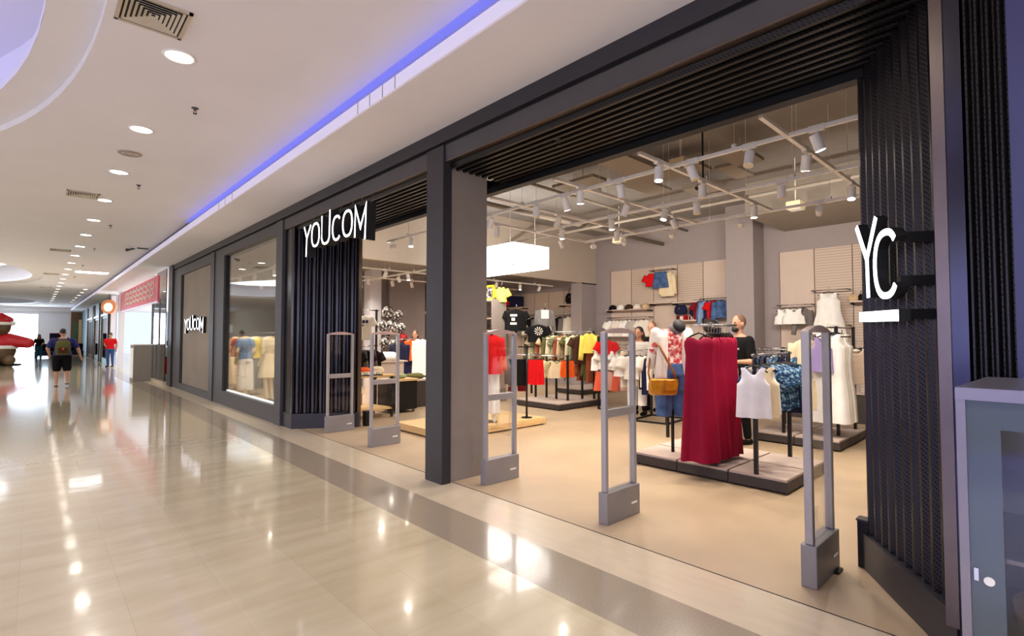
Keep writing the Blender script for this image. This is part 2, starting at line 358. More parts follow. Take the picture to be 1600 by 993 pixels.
# neighbour shops beyond the dark store
struct(MB().box(9, 9.1, 19, 57, 0, 3.9).box(3.1, 9, 18.95, 19, 0, 3.9).build('wall_neighbour', 'ceil'))
struct(box(8.92, 8.95, 21, 55, 0.05, 2.6).build('window_5', emis('daylight_pane', (0.88, 0.95, 1.0), 4.0)))
struct(box(3.1, 9, 19, 57, 3.68, 3.75).build('ceiling_neighbour', 'ceil'))

# dark shop front, long header
trim(box(3.05, 3.35, -0.9, 18.7, 3.505, 3.65), 'frame')
trim(box(3.10, 3.35, -0.9, 18.7, 3.475, 3.505), 'gap')
trim(box(3.075, 3.35, 0.0, 18.7, 3.31, 3.475), 'frame2')
trim(box(3.07, 3.13, 0.33, 8.95, 3.295, 3.31), 'steel')
# columns
t = MB().box(3.05, 3.16, 4.31, 4.61, 0, 3.475); trim(t, 'frame')
struct(box(3.16, 3.66, 4.335, 4.585, 0, 3.3).build('wall_column', 'colgrey'))
trim(box(3.05, 3.3, 8.97, 9.27, 0, 3.475), 'frame2')
trim(box(3.05, 3.3, 13.45, 13.80, 0, 3.475), 'frame')
trim(box(3.02, 3.4, 18.2, 18.75, 0, 3.65), 'frame')
# window 1 frame (left shop window)
w1 = struct(MB().box(3.07, 3.2, 9.27, 13.45, 0.0, 0.30).box(3.07, 3.2, 9.27, 13.45, 3.30, 3.32).box(3.07, 3.2, 12.68, 13.45, 0.3, 3.3).build('window_1', 'frame2'))
box(3.13, 3.138, 9.27, 12.68, 0.3, 3.3).build('pane', 'glass', w1)
box(3.10, 3.19, 12.63, 12.68, 0.3, 3.3).build('jamb', 'gap', w1)
box(3.15, 3.18, 9.27, 12.65, 0.30, 0.325).build('sill_light', emis('sill_led', (0.95, 0.93, 1.0), 2.5), w1)
# display board bay
bd = struct(MB().box(3.07, 3.2, 13.8, 18.2, 0, 0.17).box(3.07, 3.2, 13.8, 18.2, 3.25, 3.32).box(3.07, 3.2, 17.2, 18.2, 0.17, 3.25).build('window_2', 'frame2'))
box(3.10, 3.15, 17.1, 17.2, 0.17, 3.25).build('jamb', 'gap', bd)
box(3.12, 3.18, 13.8, 17.1, 0.17, 3.25).build('panel', mat('cement_board', srgb(142, 128, 116), 0.7, var=0.1, scale=1.2), bd)
# store shell
struct(box(12.3, 12.5, -3, 19, 0, 4.6).build('wall_back', 'wall'))
struct(box(3.3, 12.5, -3.2, -3, 0, 4.6).build('wall_right', 'wall'))
struct(box(3.3, 12.5, 18.6, 18.8, 0, 4.6).build('wall_far', 'wall'))
struct(MB().box(3.2, 12.5, -3, 9.6, 4.5, 4.6).build('ceiling_store', 'sceil'))
struct(MB().box(3.2, 12.5, 9.6, 18.8, 3.45, 3.5).build('ceiling_store_low', 'sceil'))
struct(MB().box(3.35, 12.3, 9.5, 9.62, 3.06, 4.5).build('wall_bulkhead', 'bulk'))
struct(box(11.62, 12.3, 9.5, 9.9, 0, 3.06).build('wall_pillar', 'wall'))
trim(box(11.62, 12.3, 9.48, 9.5, 3.03, 3.06), 'gap')
struct(MB().box(11.7, 12.3, 4.66, 5.28, 0, 4.5).build('wall_pier', 'wall'))
struct(box(3.3, 3.36, -0.9, 18.7, 3.3, 4.6).build('wall_front', 'sceil'))
struct(box(3.20, 3.34, 9.27, 18.6, 3.32, 3.6).build('wall_front_high', 'sceil'))
struct(box(10.2, 12.3, 0.6, 4.2, 3.85, 4.5).build('ceiling_beam', 'duct'))
# left zone walls
struct(box(8.05, 9.35, 14.2, 14.4, 0, 3.45).build('wall_feature', 'wall'))
struct(box(7.2, 7.55, 13.8, 14.2, 0, 3.45).build('wall_post', 'ceil'))
struct(box(5.4, 8.05, 14.4, 14.6, 0, 3.45).build('wall_partition', 'wall'))
trim(box(9.36, 11.5, 15.0, 15.25, 2.28, 2.36), 'white')

# corrugated cladding: profile swept vertically
def corrugated(p, q, nrib, depth, z0, z1, name, m, nx, ny, back=0.05):
    gloss = m == 'gloss'
    poly = []; L_ = [(q[0] - p[0]), (q[1] - p[1])]
    for i in range(nrib):
        for f_, d in [(k / 10, .5 - .5 * math.cos(min(1, max(0, (k / 10) / .78)) * 2 * pi)) for k in range(10)]:
            d = min(1, d * 1.35) if not gloss else d
            t = (i + f_) / nrib; poly.append((p[0] + L_[0] * t + nx * depth * d, p[1] + L_[1] * t + ny * depth * d))
    poly.append((q[0], q[1])); poly.append((q[0] - nx * back, q[1] - ny * back)); poly.append((p[0] - nx * back, p[1] - ny * back)); poly.append((p[0], p[1]))
    o = struct(MB().prism(poly, z0, z1).build(name, m, smooth=True)); o.data.set_sharp_from_angle(angle=radians(60)); return o
NR = (-.545, .839)
# right jamb
jr0 = (3.98, .926); jr1 = (3.115, .364)
off = 0.07
corrugated((jr0[0] - NR[0] * off, jr0[1] - NR[1] * off), (jr1[0] - NR[0] * off, jr1[1] - NR[1] * off), 11, 0.045, 0.2, 3.3, 'wall_jamb_right', 'perf', NR[0], NR[1])
pl = [jr0, jr1, (jr1[0] - NR[0] * .16, jr1[1] - NR[1] * .16), (jr0[0] - NR[0] * .16, jr0[1] - NR[1] * .16)]
struct(MB().prism(pl, 0, 0.225).build('baseboard_right', 'frame'))
trim(box(3.04, 3.12, 0.345, 0.392, 0.2, 3.3), 'steel')
trim(box(3.055, 3.25, 0.285, 0.345, 0.0, 3.5), 'gloss')
corrugated((3.10, .285), (3.10, .135), 4, 0.035, 0.0, 3.5, 'wall_cladding', 'perf', -1, 0)
struct(box(3.085, 3.3, -6, 0.135, 0, 3.65).build('wall_neighbour_right', mat('indigo_wall', srgb(62, 62, 104), 0.4)))
bx = box(-.04, .04, -.05, .05, 0.0, 0.30).build('floor_box', 'black', loc=(4.01, .90, 0), bevel=.004)
MB().box(-.045, .045, -.055, .055, 0.30, 0.31).build('lid', 'frame', bx)
tag(bx, 'small black floor box behind the end of the right ribbed panel', 'box')
fb = box(-.05, .05, -.02, .02, 0, 0.015).build('door_stop', 'black', loc=(3.79, 1.02, 0)); tag(fb, 'low black metal door stop lying on the store floor', 'door stop')
# left jamb
jl0 = (3.09, 8.56); jl1 = (3.98, 7.99); NL = (-.545, -.839)
corrugated((jl0[0], jl0[1] + 0.07), (jl1[0] - NL[0] * off, jl1[1] - NL[1] * off), 9, 0.05, 0.24, 3.3, 'wall_jamb_left', 'gloss', NL[0], NL[1])
pl = [jl0, jl1, (jl1[0] - NL[0] * .16, jl1[1] - NL[1] * .16), (3.2, 8.97), (3.09, 8.97)]
struct(MB().prism(pl, 0, 0.24).build('baseboard_left', 'frame'))
struct(MB().prism([(3.10, 8.60), (3.22, 8.62), (3.22, 8.97), (3.10, 8.97)], 0.24, 3.3).build('wall_return', 'gloss'))
struct(MB().box(3.97, 4.03, 8.02, 8.12, 0, 3.3).build('trim_post', 'steel'))
fb = box(-.06, .06, -.06, .06, 0, 0.24).build('floor_box', 'black', loc=(4.15, 8.02, 0), bevel=.004)
MB().box(-.065, .065, -.065, .065, 0.24, 0.25).build('lid', 'frame', fb)
tag(fb, 'small black floor box at the foot of the left ribbed panel', 'box')
# corrugated soffits over the openings (ribs run along the front)
def soffit(y0a, y0b, y1a, y1b, name):
    x0, x1 = 3.13, 3.92; n = 9; prof = []
    for i in range(n):
        for f_, d in ((0.1, 0), (0.2, 1), (0.55, 1), (0.65, 0)): prof.append((x0 + (x1 - x0) * (i + f_) / n, 3.30 - 0.05 * d))
    prof = [(x0, 3.3)] + prof + [(x1, 3.3), (x1, 3.34), (x0, 3.34)]
    ya = lambda x: y0a + (y0b - y0a) * (x - x0) / (x1 - x0); yb = lambda x: y1a + (y1b - y1a) * (x - x0) / (x1 - x0)
    n_ = len(prof); vs = [(x, ya(x), z) for x, z in prof] + [(x, yb(x), z) for x, z in prof]
    fs = [tuple(range(n_)), tuple(range(n_, 2 * n_))[::-1]] + [(i, (i + 1) % n_, n_ + (i + 1) % n_, n_ + i) for i in range(n_)]
    struct(MB().add(vs, fs).build(name, 'perf'))
soffit(.30, .84, 4.335, 4.335, 'ceiling_entrance')
soffit(4.585, 4.585, 8.66, 8.1, 'ceiling_entrance_left')
trim(MB().box(3.92, 4.02, .84, 8.1, 3.19, 3.34), 'black')
trim(MB().box(4.02, 4.035, .84, 8.1, 3.2, 3.225), 'steel')

# ------------------------------------------------------------------ CEILING FIXTURES (mall)
def downlight(i, x, y, group, label):
    r = MB().lathe([(.105, .004), (.125, .0), (.128, -.006), (.108, -.012), (.104, -.002)], n=28).build('downlight', 'white', smooth=True, loc=(x, y, 3.9))
    MB().lathe([(.0001, -.004), (.104, -.004), (.104, -.001), (.0001, -.001)], n=28).build('lens', 'lamp', r)
    tag(r, label, 'ceiling light', group)
    return r
ys = [3.0 - 2.12 * 2, 3.0 - 2.12, 3.0] + [5.11 + 2.12 * k for k in range(24)]
for k, y in enumerate(ys):
    vis = k - 3
    if vis < 0: continue
    lb = '%s round downlight from the camera in the long ceiling row' % ORD[vis]; g = 'downlights in the long row'
    o = downlight(k, 0.86, y, g, lb)
for y in (-3.4, -1.2, 0.9, 3.0, 5.11, 7.2, 9.3, 11.6, 13.6, 15.8, 19, 23, 27, 32, 38, 46):
    light('SPOT', (0.86, y, 3.86), 72 if y < 17 else 95, DOWN, 0.1, aim=(0.86, y, 0), spot=150, blend=0.8)
for y in (-2, 4, 10, 16, 22, 30, 40):
    light('SPOT', (-6.6, y, 3.86), 90, DOWN, 0.12, aim=(-6.0, y, 0), spot=150, blend=0.9)
for k in range(6):
    r = downlight(0, 1.9, 34 + 2.6 * k, 'downlights near the shop fronts', '%s small far downlight in the short row close to the shop fronts' % ORD[k])

def vent(x, y, w, d, label, fine=True, group=None):
    root = MB(); root.box(-w/2, w/2, -d/2, -d/2 + .025, -.015, 0).box(-w/2, w/2, d/2 - .025, d/2, -.015, 0).box(-w/2, -w/2 + .025, -d/2, d/2, -.015, 0).box(w/2 - .025, w/2, -d/2, d/2, -.015, 0)
    r = root.build('ceiling_vent', mat('beige_vent', srgb(196, 182, 162), 0.5), loc=(x, y, 3.9))
    box(-w/2 + .02, w/2 - .02, -d/2 + .02, d/2 - .02, -.003, -.001).build('backing', 'gap', r)
    n = 6 if fine else 4
    for k in range(n):
        f = 1 - (k + 0.6) / (n + .6); a = (w / 2 - .02) * f; b = (d / 2 - .02) * f; t = .011
        m = MB()
        for sx, sy, ex, ey in ((-a, -b, a, -b), (a, -b, a, b), (a, b, -a, b), (-a, b, -a, -b)):
            # tilted louvre blade
            dx, dy = (ex - sx), (ey - sy); L_ = math.hypot(dx, dy); nx, ny = dy / L_, -dx / L_
            m.add([(sx, sy, -.013), (ex, ey, -.013), (ex - nx * t * 1.6, ey - ny * t * 1.6, -.004), (sx - nx * t * 1.6, sy - ny * t * 1.6, -.004)], [(0, 1, 2, 3)])
            m.add([(sx, sy, -.0135), (ex, ey, -.0135), (ex, ey, -.010), (sx, sy, -.010)], [(0, 1, 2, 3)])
        m.build('louvre', mat('vent_blade', srgb(206, 196, 180), 0.45), r)
    return tag(r, label, 'air vent', group)
vent(0.60, 4.575, .43, .45, 'large square four-way air diffuser beside the nearest downlight')
vent(0.56, 11.25, .43, .45, 'beige air diffuser beside the fourth downlight')
vent(0.5, 19.0, .45, .45, 'third air diffuser from the camera along the downlights', False)
vent(0.45, 26.5, .45, .45, 'fourth air diffuser from the camera along the downlights', False)
vent(0.4, 34.0, .45, .45, 'farthest air diffuser along the downlights', False)
sp = MB().lathe([(.0001, -.004), (.05, -.006), (.06, -.012), (.09, -.012), (.1, -.006), (.125, -.010), (.135, -.002), (.135, 0), (.0001, 0)], n=28).build('ceiling_speaker', mat('speaker_grille_white', srgb(200, 188, 182), 0.6), smooth=False, loc=(.87, 8.28, 3.9))
for rr in (.055, .095, .125):
    MB().tube([(rr * cos(2 * pi * k / 24), rr * sin(2 * pi * k / 24), -.012) for k in range(24)], .003, 5, True).build('ring', 'colgrey', sp)
tag(sp, 'round flush ceiling speaker between the second and third downlights', 'speaker')
def sprinkler(x, y, z, label, name='sprinkler', g=None):
    r = MB().lathe([(.035, 0), (.035, -.006), (.012, -.01), (.01, -.03), (.0001, -.03)], n=12).build(name, 'frame2', smooth=True, loc=(x, y, z))
    MB().tube([(.012, 0, -.028), (.014, 0, -.045), (.004, 0, -.058)], .003, 5).tube([(-.012, 0, -.028), (-.014, 0, -.045), (-.004, 0, -.058)], .003, 5).lathe([(.0001, -.058), (.02, -.058), (.02, -.062), (.0001, -.062)], n=10).build('deflector', 'black', r)
    return tag(r, label, 'sprinkler', g)
sprinkler(1.19, 6.17, 3.9, 'small dark sprinkler head nearest the camera on the white ceiling')
sprinkler(1.17, 9.96, 3.9, 'small dark sprinkler head by the third downlight')
for k, y in enumerate((14, 18, 22.5, 27)): sprinkler(1.17, y, 3.9, 'tiny far sprinkler head right of the downlight row, %s of four from the camera' % ORD[k], g='far ceiling sprinklers')
sprinkler(3.42, 3.05, 3.27, 'steel sprinkler head poking out of the black ribbed soffit')
# far wide grille light and exit camera
gl = box(-.5, .5, -.35, .35, -.03, 0).build('ceiling_grille_light', 'white', loc=(1.55, 24.6, 3.9))
MB().box(-.46, .46, -.31, .31, -.04, -.03).build('lens', emis('grille_lens', (0.9, 0.97, 1), 6), gl)
tag(gl, 'square louvred ceiling light right of the downlight row', 'ceiling light')
cm = MB().lathe([(.05, 0), (.05, -.03), (.02, -.04), (.0001, -.04)], n=14).build('dome_camera', 'white', smooth=True, loc=(1.95, 17.0, 3.9))
MB().bar((0, 0, -.03), (-.14, 0, -.09), .05).bar((-.14, 0, -.09), (-.2, 0, -.1), .07, .07).build('camera_body', 'frame2', cm)
MB().bar((0, 0, -.02), (.3, 0, -.02), .03).build('bracket', 'frame2', cm)
tag(cm, 'small security camera on a bracket under the white mall ceiling', 'security camera')

# ------------------------------------------------------------------ STORE CEILING TRACKS AND SPOTS
AX = (4.72, 6.07, 7.38); BY = (1.58, 2.69, 3.77, 4.83, 5.92); TZ = 3.23
def track(p, q, label, name='light_track'):
    r = MB().bar(p, q, .036, .032).build(name, 'white')
    n = max(2, int(math.dist(p, q) / 1.3))
    for i in range(n):
        t = (i + .5) / n; c = [p[k] + (q[k] - p[k]) * t for k in range(3)]
        m = MB().box(c[0] - .02, c[0] + .02, c[1] - .02, c[1] + .02, c[2] + .016, c[2] + .05); m.tube([(c[0], c[1], c[2] + .04), (c[0], c[1], min(4.5, c[2] + 1.25) if c[1] < 9.5 else 3.45)], .0025, 4)
        m.build('suspension_wire', 'white', r)
    return tag(r, label, 'light track', None)
for i, x in enumerate(AX): track((x, -1.5 if i == 0 else -.4, TZ), (x, 8.4 if i == 0 else BY[-1] + .02, TZ), '%s white lighting track from the shop front, running parallel to it' % ORD[i])
for i, y in enumerate(BY): track((4.15, y, TZ + .003), (7.38, y, TZ + .003), '%s white lighting track running into the store, counted from the right' % ORD[i])
cnt = [0]
def spot(x, y, z, tilt, az, label, power=0.0, glow=False, track_axis='y', group=None):
    """white cylinder spotlight hanging from a track"""
    root = box(-.06, .06, -.022, .022, -.03, .022).build('track_spotlight', 'white', loc=(x, y, z), rotz=(pi / 2 if track_axis == 'y' else 0), bevel=.003)
    MB().tube([(0, 0, -.02), (0, 0, -.075)], .008, 6).build('stem', 'white', root)
    from mathutils import Matrix, Vector
    R = Matrix.Rotation(az, 3, 'Z') @ Matrix.Rotation(tilt, 3, 'Y')
    c = Vector((0, 0, -.11)); p0 = c + R @ Vector((0, 0, .055)); p1 = c + R @ Vector((0, 0, -.085))
    MB().tube([p0, p1], .043, 14).build('housing', 'white', root)
    p2 = c + R @ Vector((0, 0, -.0855)); p3 = c + R @ Vector((0, 0, -.0875))
    MB().tube([p2, p3], .036, 14).build('lens', 'spotlens' if glow else 'cream_sensor', root)
    if power:
        Rz = Matrix.Rotation(pi / 2 if track_axis == 'y' else 0, 3, 'Z')
        o = Vector((x, y, z)) + Rz @ (c + R @ Vector((0, 0, -.10))); dr = Rz @ (R @ Vector((0, 0, -1)))
        light('SPOT', o, power, WARM, .035, aim=o + dr, spot=140, blend=1.0)
    return tag(root, label, 'spotlight', group)
random.seed(3)
PW = 80
def spots_on(axis, fixed, lst, where, z=TZ, on=0.7, boost=1.0):
    for i, v in enumerate(lst):
        x, y = (fixed, v) if axis == 'y' else (v, fixed)
        spot(x, y, z, radians(random.choice([8, 15, 25, -20, 0])), random.uniform(0, 2 * pi), '%s white spotlight %s' % (ORD[i], where), PW * random.uniform(.8, 1.2) * (.28 if x < 5 and y < 9 else 1) * boost, random.random() < on, axis)
spots_on('y', AX[0], (.55, 1.35, 1.9, 2.45, 3.3, 4.1, 4.6, 5.5, 6.6, 7.6), 'from the right on the track nearest the shop front', on=.3)
spots_on('y', AX[1], (.5, 1.2, 2.1, 3.1, 3.55, 4.4, 5.35), 'from the right on the middle long track', on=.6)
spots_on('x', BY[0], (5.2, 6.7), 'from the front on the rightmost cross track', on=1)
spots_on('x', BY[1], (4.5, 5.4, 6.8), 'from the front on the second cross track from the right', on=.6)
spots_on('x', BY[2], (4.6, 5.5, 6.7), 'from the front on the middle cross track', on=.6)
spots_on('x', BY[3], (5.4, 6.8), 'from the front on the fourth cross track from the right', on=.2)
spots_on('x', BY[4], (5.2, 6.7), 'from the front on the leftmost cross track', on=.2)
# tracks in the low zone behind the bulkhead
def track_low(p, q, lb, vs, where):
    track(p, q, lb)
    ax = 'y' if abs(p[0] - q[0]) < .01 else 'x'
    spots_on(ax, p[0] if ax == 'y' else p[1], vs, where, z=p[2], on=.25)
track_low((5.2, 10.6, 3.03), (11.6, 10.6, 3.03), 'white lighting track just behind the bulkhead in the lower zone', (5.9, 6.5, 7.4, 8.6, 9.3, 10.2, 11), 'from the left on the track just behind the bulkhead')
track_low((5.2, 12.2, 3.03), (11.6, 12.2, 3.03), 'white lighting track at the back of the lower zone', (6.3, 7.0, 7.6, 8.6, 9.4, 10.5), 'from the left on the rear track of the lower zone')
track_low((6.6, 9.8, 3.03), (6.6, 14.0, 3.03), 'white lighting track across the lower zone toward the balloons', (11.2, 13.2), 'from the bulkhead on the cross track of the lower zone')
track_low((4.7, 9.8, 3.03), (4.7, 17.0, 3.03), 'white lighting track behind the left shop window', (10.2, 11.4, 12.6, 14, 15.5), 'from the right on the track behind the left shop window')
# spots aimed at the rear wall; the bulkhead ones are added to brighten it
for k, (x, y) in enumerate(((9.6, 6.6), (9.6, 4.4), (9.6, 2.2), (9.6, 8.3))):
    pass
def wash(x, y, z, tx, ty, tz, p, ax, label):
    d = (tx - x, ty - y, tz - z); h = math.hypot(d[0], d[1]); az = math.atan2(d[1], d[0]) - (pi / 2 if ax == 'y' else 0)
    spot(x, y, z, -math.atan2(h, -d[2]) if d[2] < 0 else -radians(100), az, label, p, False, ax)
wash(4.72, 8.2, TZ, 5.0, 9.5, 3.2, 42, 'y', 'added white spotlight nearest the bulkhead on the front long track')
for i, (y, ty) in enumerate(((.6, 1.6), (1.3, 2.8), (2.1, 3.6), (3.1, 5.0), (4.2, 6.2), (5.1, 7.4))): wash(AX[2], y, TZ, 12.3, ty, 2.0, 150, 'y', '%s white spotlight from the right on the deepest long track' % ORD[i])
wash(AX[2], 5.75, TZ, 10.6, 9.5, 3.6, 190, 'y', 'added white spotlight at the left end of the deepest long track')
# sensors, ducts
def cbox(x, y, z, sx, sy, sz, name, label, m='cream_sensor', hang=True):
    r = box(-sx/2, sx/2, -sy/2, sy/2, -sz, 0).build(name, m, loc=(x, y, z), bevel=.006)
    if hang: MB().tube([(0, 0, 0), (0, 0, 4.5 - z)], .008, 6).build('rod', 'white', r)
    MB().box(-sx*.4, sx*.4, -sy*.4, sy*.4, -sz-.004, -sz).build('cover', 'white', r)
    return tag(r, label, 'ceiling unit')
cbox(6.5, 3.55, 3.95, .22, .22, .11, 'ceiling_sensor', 'cream square sensor box hanging left of the middle of the store ceiling')
cbox(9.3, 3.0, 3.75, .26, .22, .13, 'ceiling_sensor', 'cream square sensor box hanging above the rear track on the right')
cbox(9.8, 6.9, 3.75, .22, .22, .11, 'ceiling_sensor', 'cream square sensor box hanging near the rear left corner')
# flat ceiling baffles of light grey board
random.seed(5)
bf = [(6.6, 4.48, 1.3, .5), (7.6, 4.3, .5, 1.1), (8.0, 5.1, 1.2, .45), (6.9, 5.6, .6, .9), (9.0, 4.4, .9, .5), (8.4, 3.62, .8, .3), (7.5, 3.15, .7, .4)]
for i, (x, y, a, b_) in enumerate(bf):
    m = box(-a/2, a/2, -b_/2, b_/2, 0, .05).build('ceiling_baffle', 'duct', loc=(x, y, 4.1 + .05 * (i % 3)))
    MB().tube([(0, 0, .05), (0, 0, .3)], .01, 5).build('rod', 'white', m)
    tag(m, 'flat grey board under the store ceiling, %s of seven from the front and left' % ORD[i], 'ceiling board', 'grey boards under the store ceiling')
for i, (p, q, r_) in enumerate((((4.2, 7.2, 3.95), (12.2, 7.2, 3.95), .05), ((8.6, 0, 3.8), (8.6, 9.3, 3.8), .03), ((4.2, 6.3, 4.2), (12.2, 6.5, 4.2), .03))):
    pp = MB().tube([p, q], r_, 10).build('ceiling_pipe', 'duct', smooth=True)
    tag(pp, '%s grey pipe run under the dark store ceiling, counted from the front' % ORD[i], 'pipe')
sc = MB().tube([(0, 0, 0), (0, 0, -.9)], .012, 6).build('security_camera', 'gap', loc=(6.55, 3.25, 4.5))
MB().ball((0, 0, -.93), .04).build('mount', 'white', sc, smooth=True); MB().tube([(.0, 0, -.95), (-.1, .04, -1.02)], .038, 12).build('camera_body', 'white', sc); MB().tube([(-.1, .04, -1.02), (-.106, .043, -1.025)], .03, 12).build('lens', 'gap', sc)
tag(sc, 'white security camera on a dark drop rod among the store spotlights', 'security camera')
# light box above the cash desk
lb = box(6.70, 7.70, 7.15, 9.35, 2.88, 3.32).build('ceiling_light_box', 'lightbox')
m = MB()
for x in (6.70, 7.70):
    for y in (7.15, 9.35): m.bar((x, y, 2.88), (x, y, 3.32), .012)
for z in (2.88, 3.32):
    m.bar((6.7, 7.15, z), (7.7, 7.15, z), .012); m.bar((6.7, 9.35, z), (7.7, 9.35, z), .012); m.bar((6.7, 7.15, z), (6.7, 9.35, z), .012); m.bar((7.7, 7.15, z), (7.7, 9.35, z), .012)
m.build('frame', 'white', lb)
for x in (6.85, 7.55):
    for y in (7.4, 9.1): MB().tube([(x, y, 3.32), (x, y, 4.5)], .004, 5).build('wire', 'white', lb)
tag(lb, 'large glowing white light box hanging in front of the bulkhead', 'light box')
light('AREA', (7.2, 8.25, 2.86), 60, (1, .94, .86), .9, 2.0, aim=(7.2, 8.25, 0), name='light_box_glow')

# ------------------------------------------------------------------ SIGNS
def stroke_sign(origin, du, letters, w, depth, name, label, cat='sign', face='letter', dv=(0, 0, 1)):
    """letters: list of (part name, [polylines of (u, v)]); du = horizontal unit direction, normal = toward the viewer"""
    root = empty(name, origin); nx, ny = -du[1], du[0]
    # choose normal facing the camera
    if (nx * (-origin[0]) + ny * (-origin[1])) < 0: nx, ny = -nx, -ny
    for nm, polys in letters:
        body = MB(); fc = MB()
        for pl in polys:
            closed = len(pl) > 3 and pl[0] == pl[-1]; P = pl[:-1] if closed else pl; n = len(P); offs = []
            for i in range(n):
                a = P[(i - 1) % n] if (closed or i > 0) else P[i]; b = P[(i + 1) % n] if (closed or i < n - 1) else P[i]; c = P[i]
                d1 = (c[0] - a[0], c[1] - a[1]); d2 = (b[0] - c[0], b[1] - c[1]); l1 = math.hypot(*d1) or 1; l2 = math.hypot(*d2) or 1
                if d1 == (0, 0): t = (d2[0] / l2, d2[1] / l2)
                elif d2 == (0, 0): t = (d1[0] / l1, d1[1] / l1)
                else: t = (d1[0] / l1 + d2[0] / l2, d1[1] / l1 + d2[1] / l2)
                lt = math.hypot(*t) or 1; t = (t[0] / lt, t[1] / lt); nn = (-t[1], t[0]); k = 1.0
                if d1 != (0, 0) and d2 != (0, 0): k = 1 / max(.45, abs(nn[0] * -d1[1] / l1 + nn[1] * d1[0] / l1))
                offs.append((nn[0] * k, nn[1] * k))
            def ribbon(mb, ww, z0, z1):
                vs = []
                for (u, v), (ox, oy) in zip(P, offs):
                    for s_, z in ((-1, z0), (1, z0), (1, z1), (-1, z1)):
                        uu = u + ox * s_ * ww / 2; vv = v + oy * s_ * ww / 2
                        vs.append((uu * du[0] + nx * z, uu * du[1] + ny * z, vv))
                fs = []; m = n if closed else n - 1
                for i in range(m):
                    j = (i + 1) % n
                    for k in range(4): fs.append((i * 4 + k, i * 4 + (k + 1) % 4, j * 4 + (k + 1) % 4, j * 4 + k))
                if not closed: fs += [(0, 1, 2, 3), ((n - 1) * 4 + 3, (n - 1) * 4 + 2, (n - 1) * 4 + 1, (n - 1) * 4)]
                mb.add(vs, fs)
            ribbon(body, w * 1.15, -depth, 0.0); ribbon(fc, w, 0.0, 0.004)
        b = body.build(nm, 'gap', root); fc.build('lit_face', face, b)
    return tag(root, label, cat)
def oval(cu, cv, ru, rv, a0=0, a1=360, n=28):
    # superellipse-ish letter o
    pts = []
    for k in range(n + 1):
        t = radians(a0 + (a1 - a0) * k / n); c, s_ = cos(t), sin(t)
        pts.append((cu + ru * math.copysign(abs(c) ** .8, c), cv + rv * math.copysign(abs(s_) ** .9, s_)))
    if a1 - a0 == 360: pts[-1] = pts[0]
    return pts
def youcom(Y0, Z0, ky, kz, X, label, w, depth):
    # u measured toward -Y
    U = lambda y: (7.85 - y) * ky
    V = lambda z: (z - 2.7) * kz
    L = [('letter_y', [[(U(7.85), V(3.16)), (U(7.75), V(2.98))], [(U(7.60), V(3.155)), (U(7.75), V(2.975)), (U(7.77), V(2.70))]]),
         ('letter_o', [oval(U(7.425), V(2.985), .135 * ky, .165 * kz)]),
         ('letter_u', [[(U(7.20), V(3.22)), (U(7.20), V(2.93))] + oval(U(7.07), V(2.93), .13 * ky, .12 * kz, 180, 360, 14) + [(U(6.93), V(3.265))]]),
         ('letter_c', [oval(U(6.71), V(2.975), .125 * ky, .16 * kz, 45, 315, 22)]),
         ('letter_o', [oval(U(6.38), V(2.985), .135 * ky, .165 * kz)]),
         ('letter_m', [[(U(6.165), V(2.765)), (U(6.15), V(3.155)), (U(6.01), V(2.87)), (U(5.86), V(3.145)), (U(5.89), V(2.705))]])]
    return stroke_sign((X, Y0, Z0), (0, -1, 0), L, w, depth, 'store_sign', label)
s1 = youcom(7.85, 2.7, 1, 1, 2.99, 'large glowing YOUCOM sign in front of the left ribbed panel', .032, .13)
for k, y in enumerate((7.7, 7.4, 7.1, 6.75, 6.4, 6.13, 5.85)):
    MB().tube([(.05, y - 7.85, .46), (.10, y - 7.85, .62)], .008, 6).build('hanging_rod', 'frame2', s1)
s2 = youcom(16.5, 1.58, 1.05, .84, 3.05, 'small glowing YOUCOM sign on the grey display board', .026, .07)
# YC sign
dq = (-.839, -.545, 0); po = (3.98 + NR[0] * .15, .926 + NR[1] * .15)
L = [('letter_y', [[(.445, 2.14), (.577, 1.93)], [(.70, 2.142), (.577, 1.935), (.585, 1.715)]]),
     ('letter_c', [oval(.80, 1.875, .125, .165, 42, 318, 24)]),
     ('lit_bar', [[(.462, 1.622), (.92, 1.615)], [(.462, 1.600), (.92, 1.592)]])]
s3 = stroke_sign((po[0], po[1], 0), dq, L, .034, .05, 'store_sign', 'glowing YC sign with a bar below on the right ribbed panel')
for v in (2.0, 1.78, 1.612):
    MB().bar((dq[0] * .86 - NR[0] * .03, dq[1] * .86 - NR[1] * .03, v), (dq[0] * .86 - NR[0] * .19, dq[1] * .86 - NR[1] * .19, v), .035, .05).build('mounting_arm', 'gap', s3)

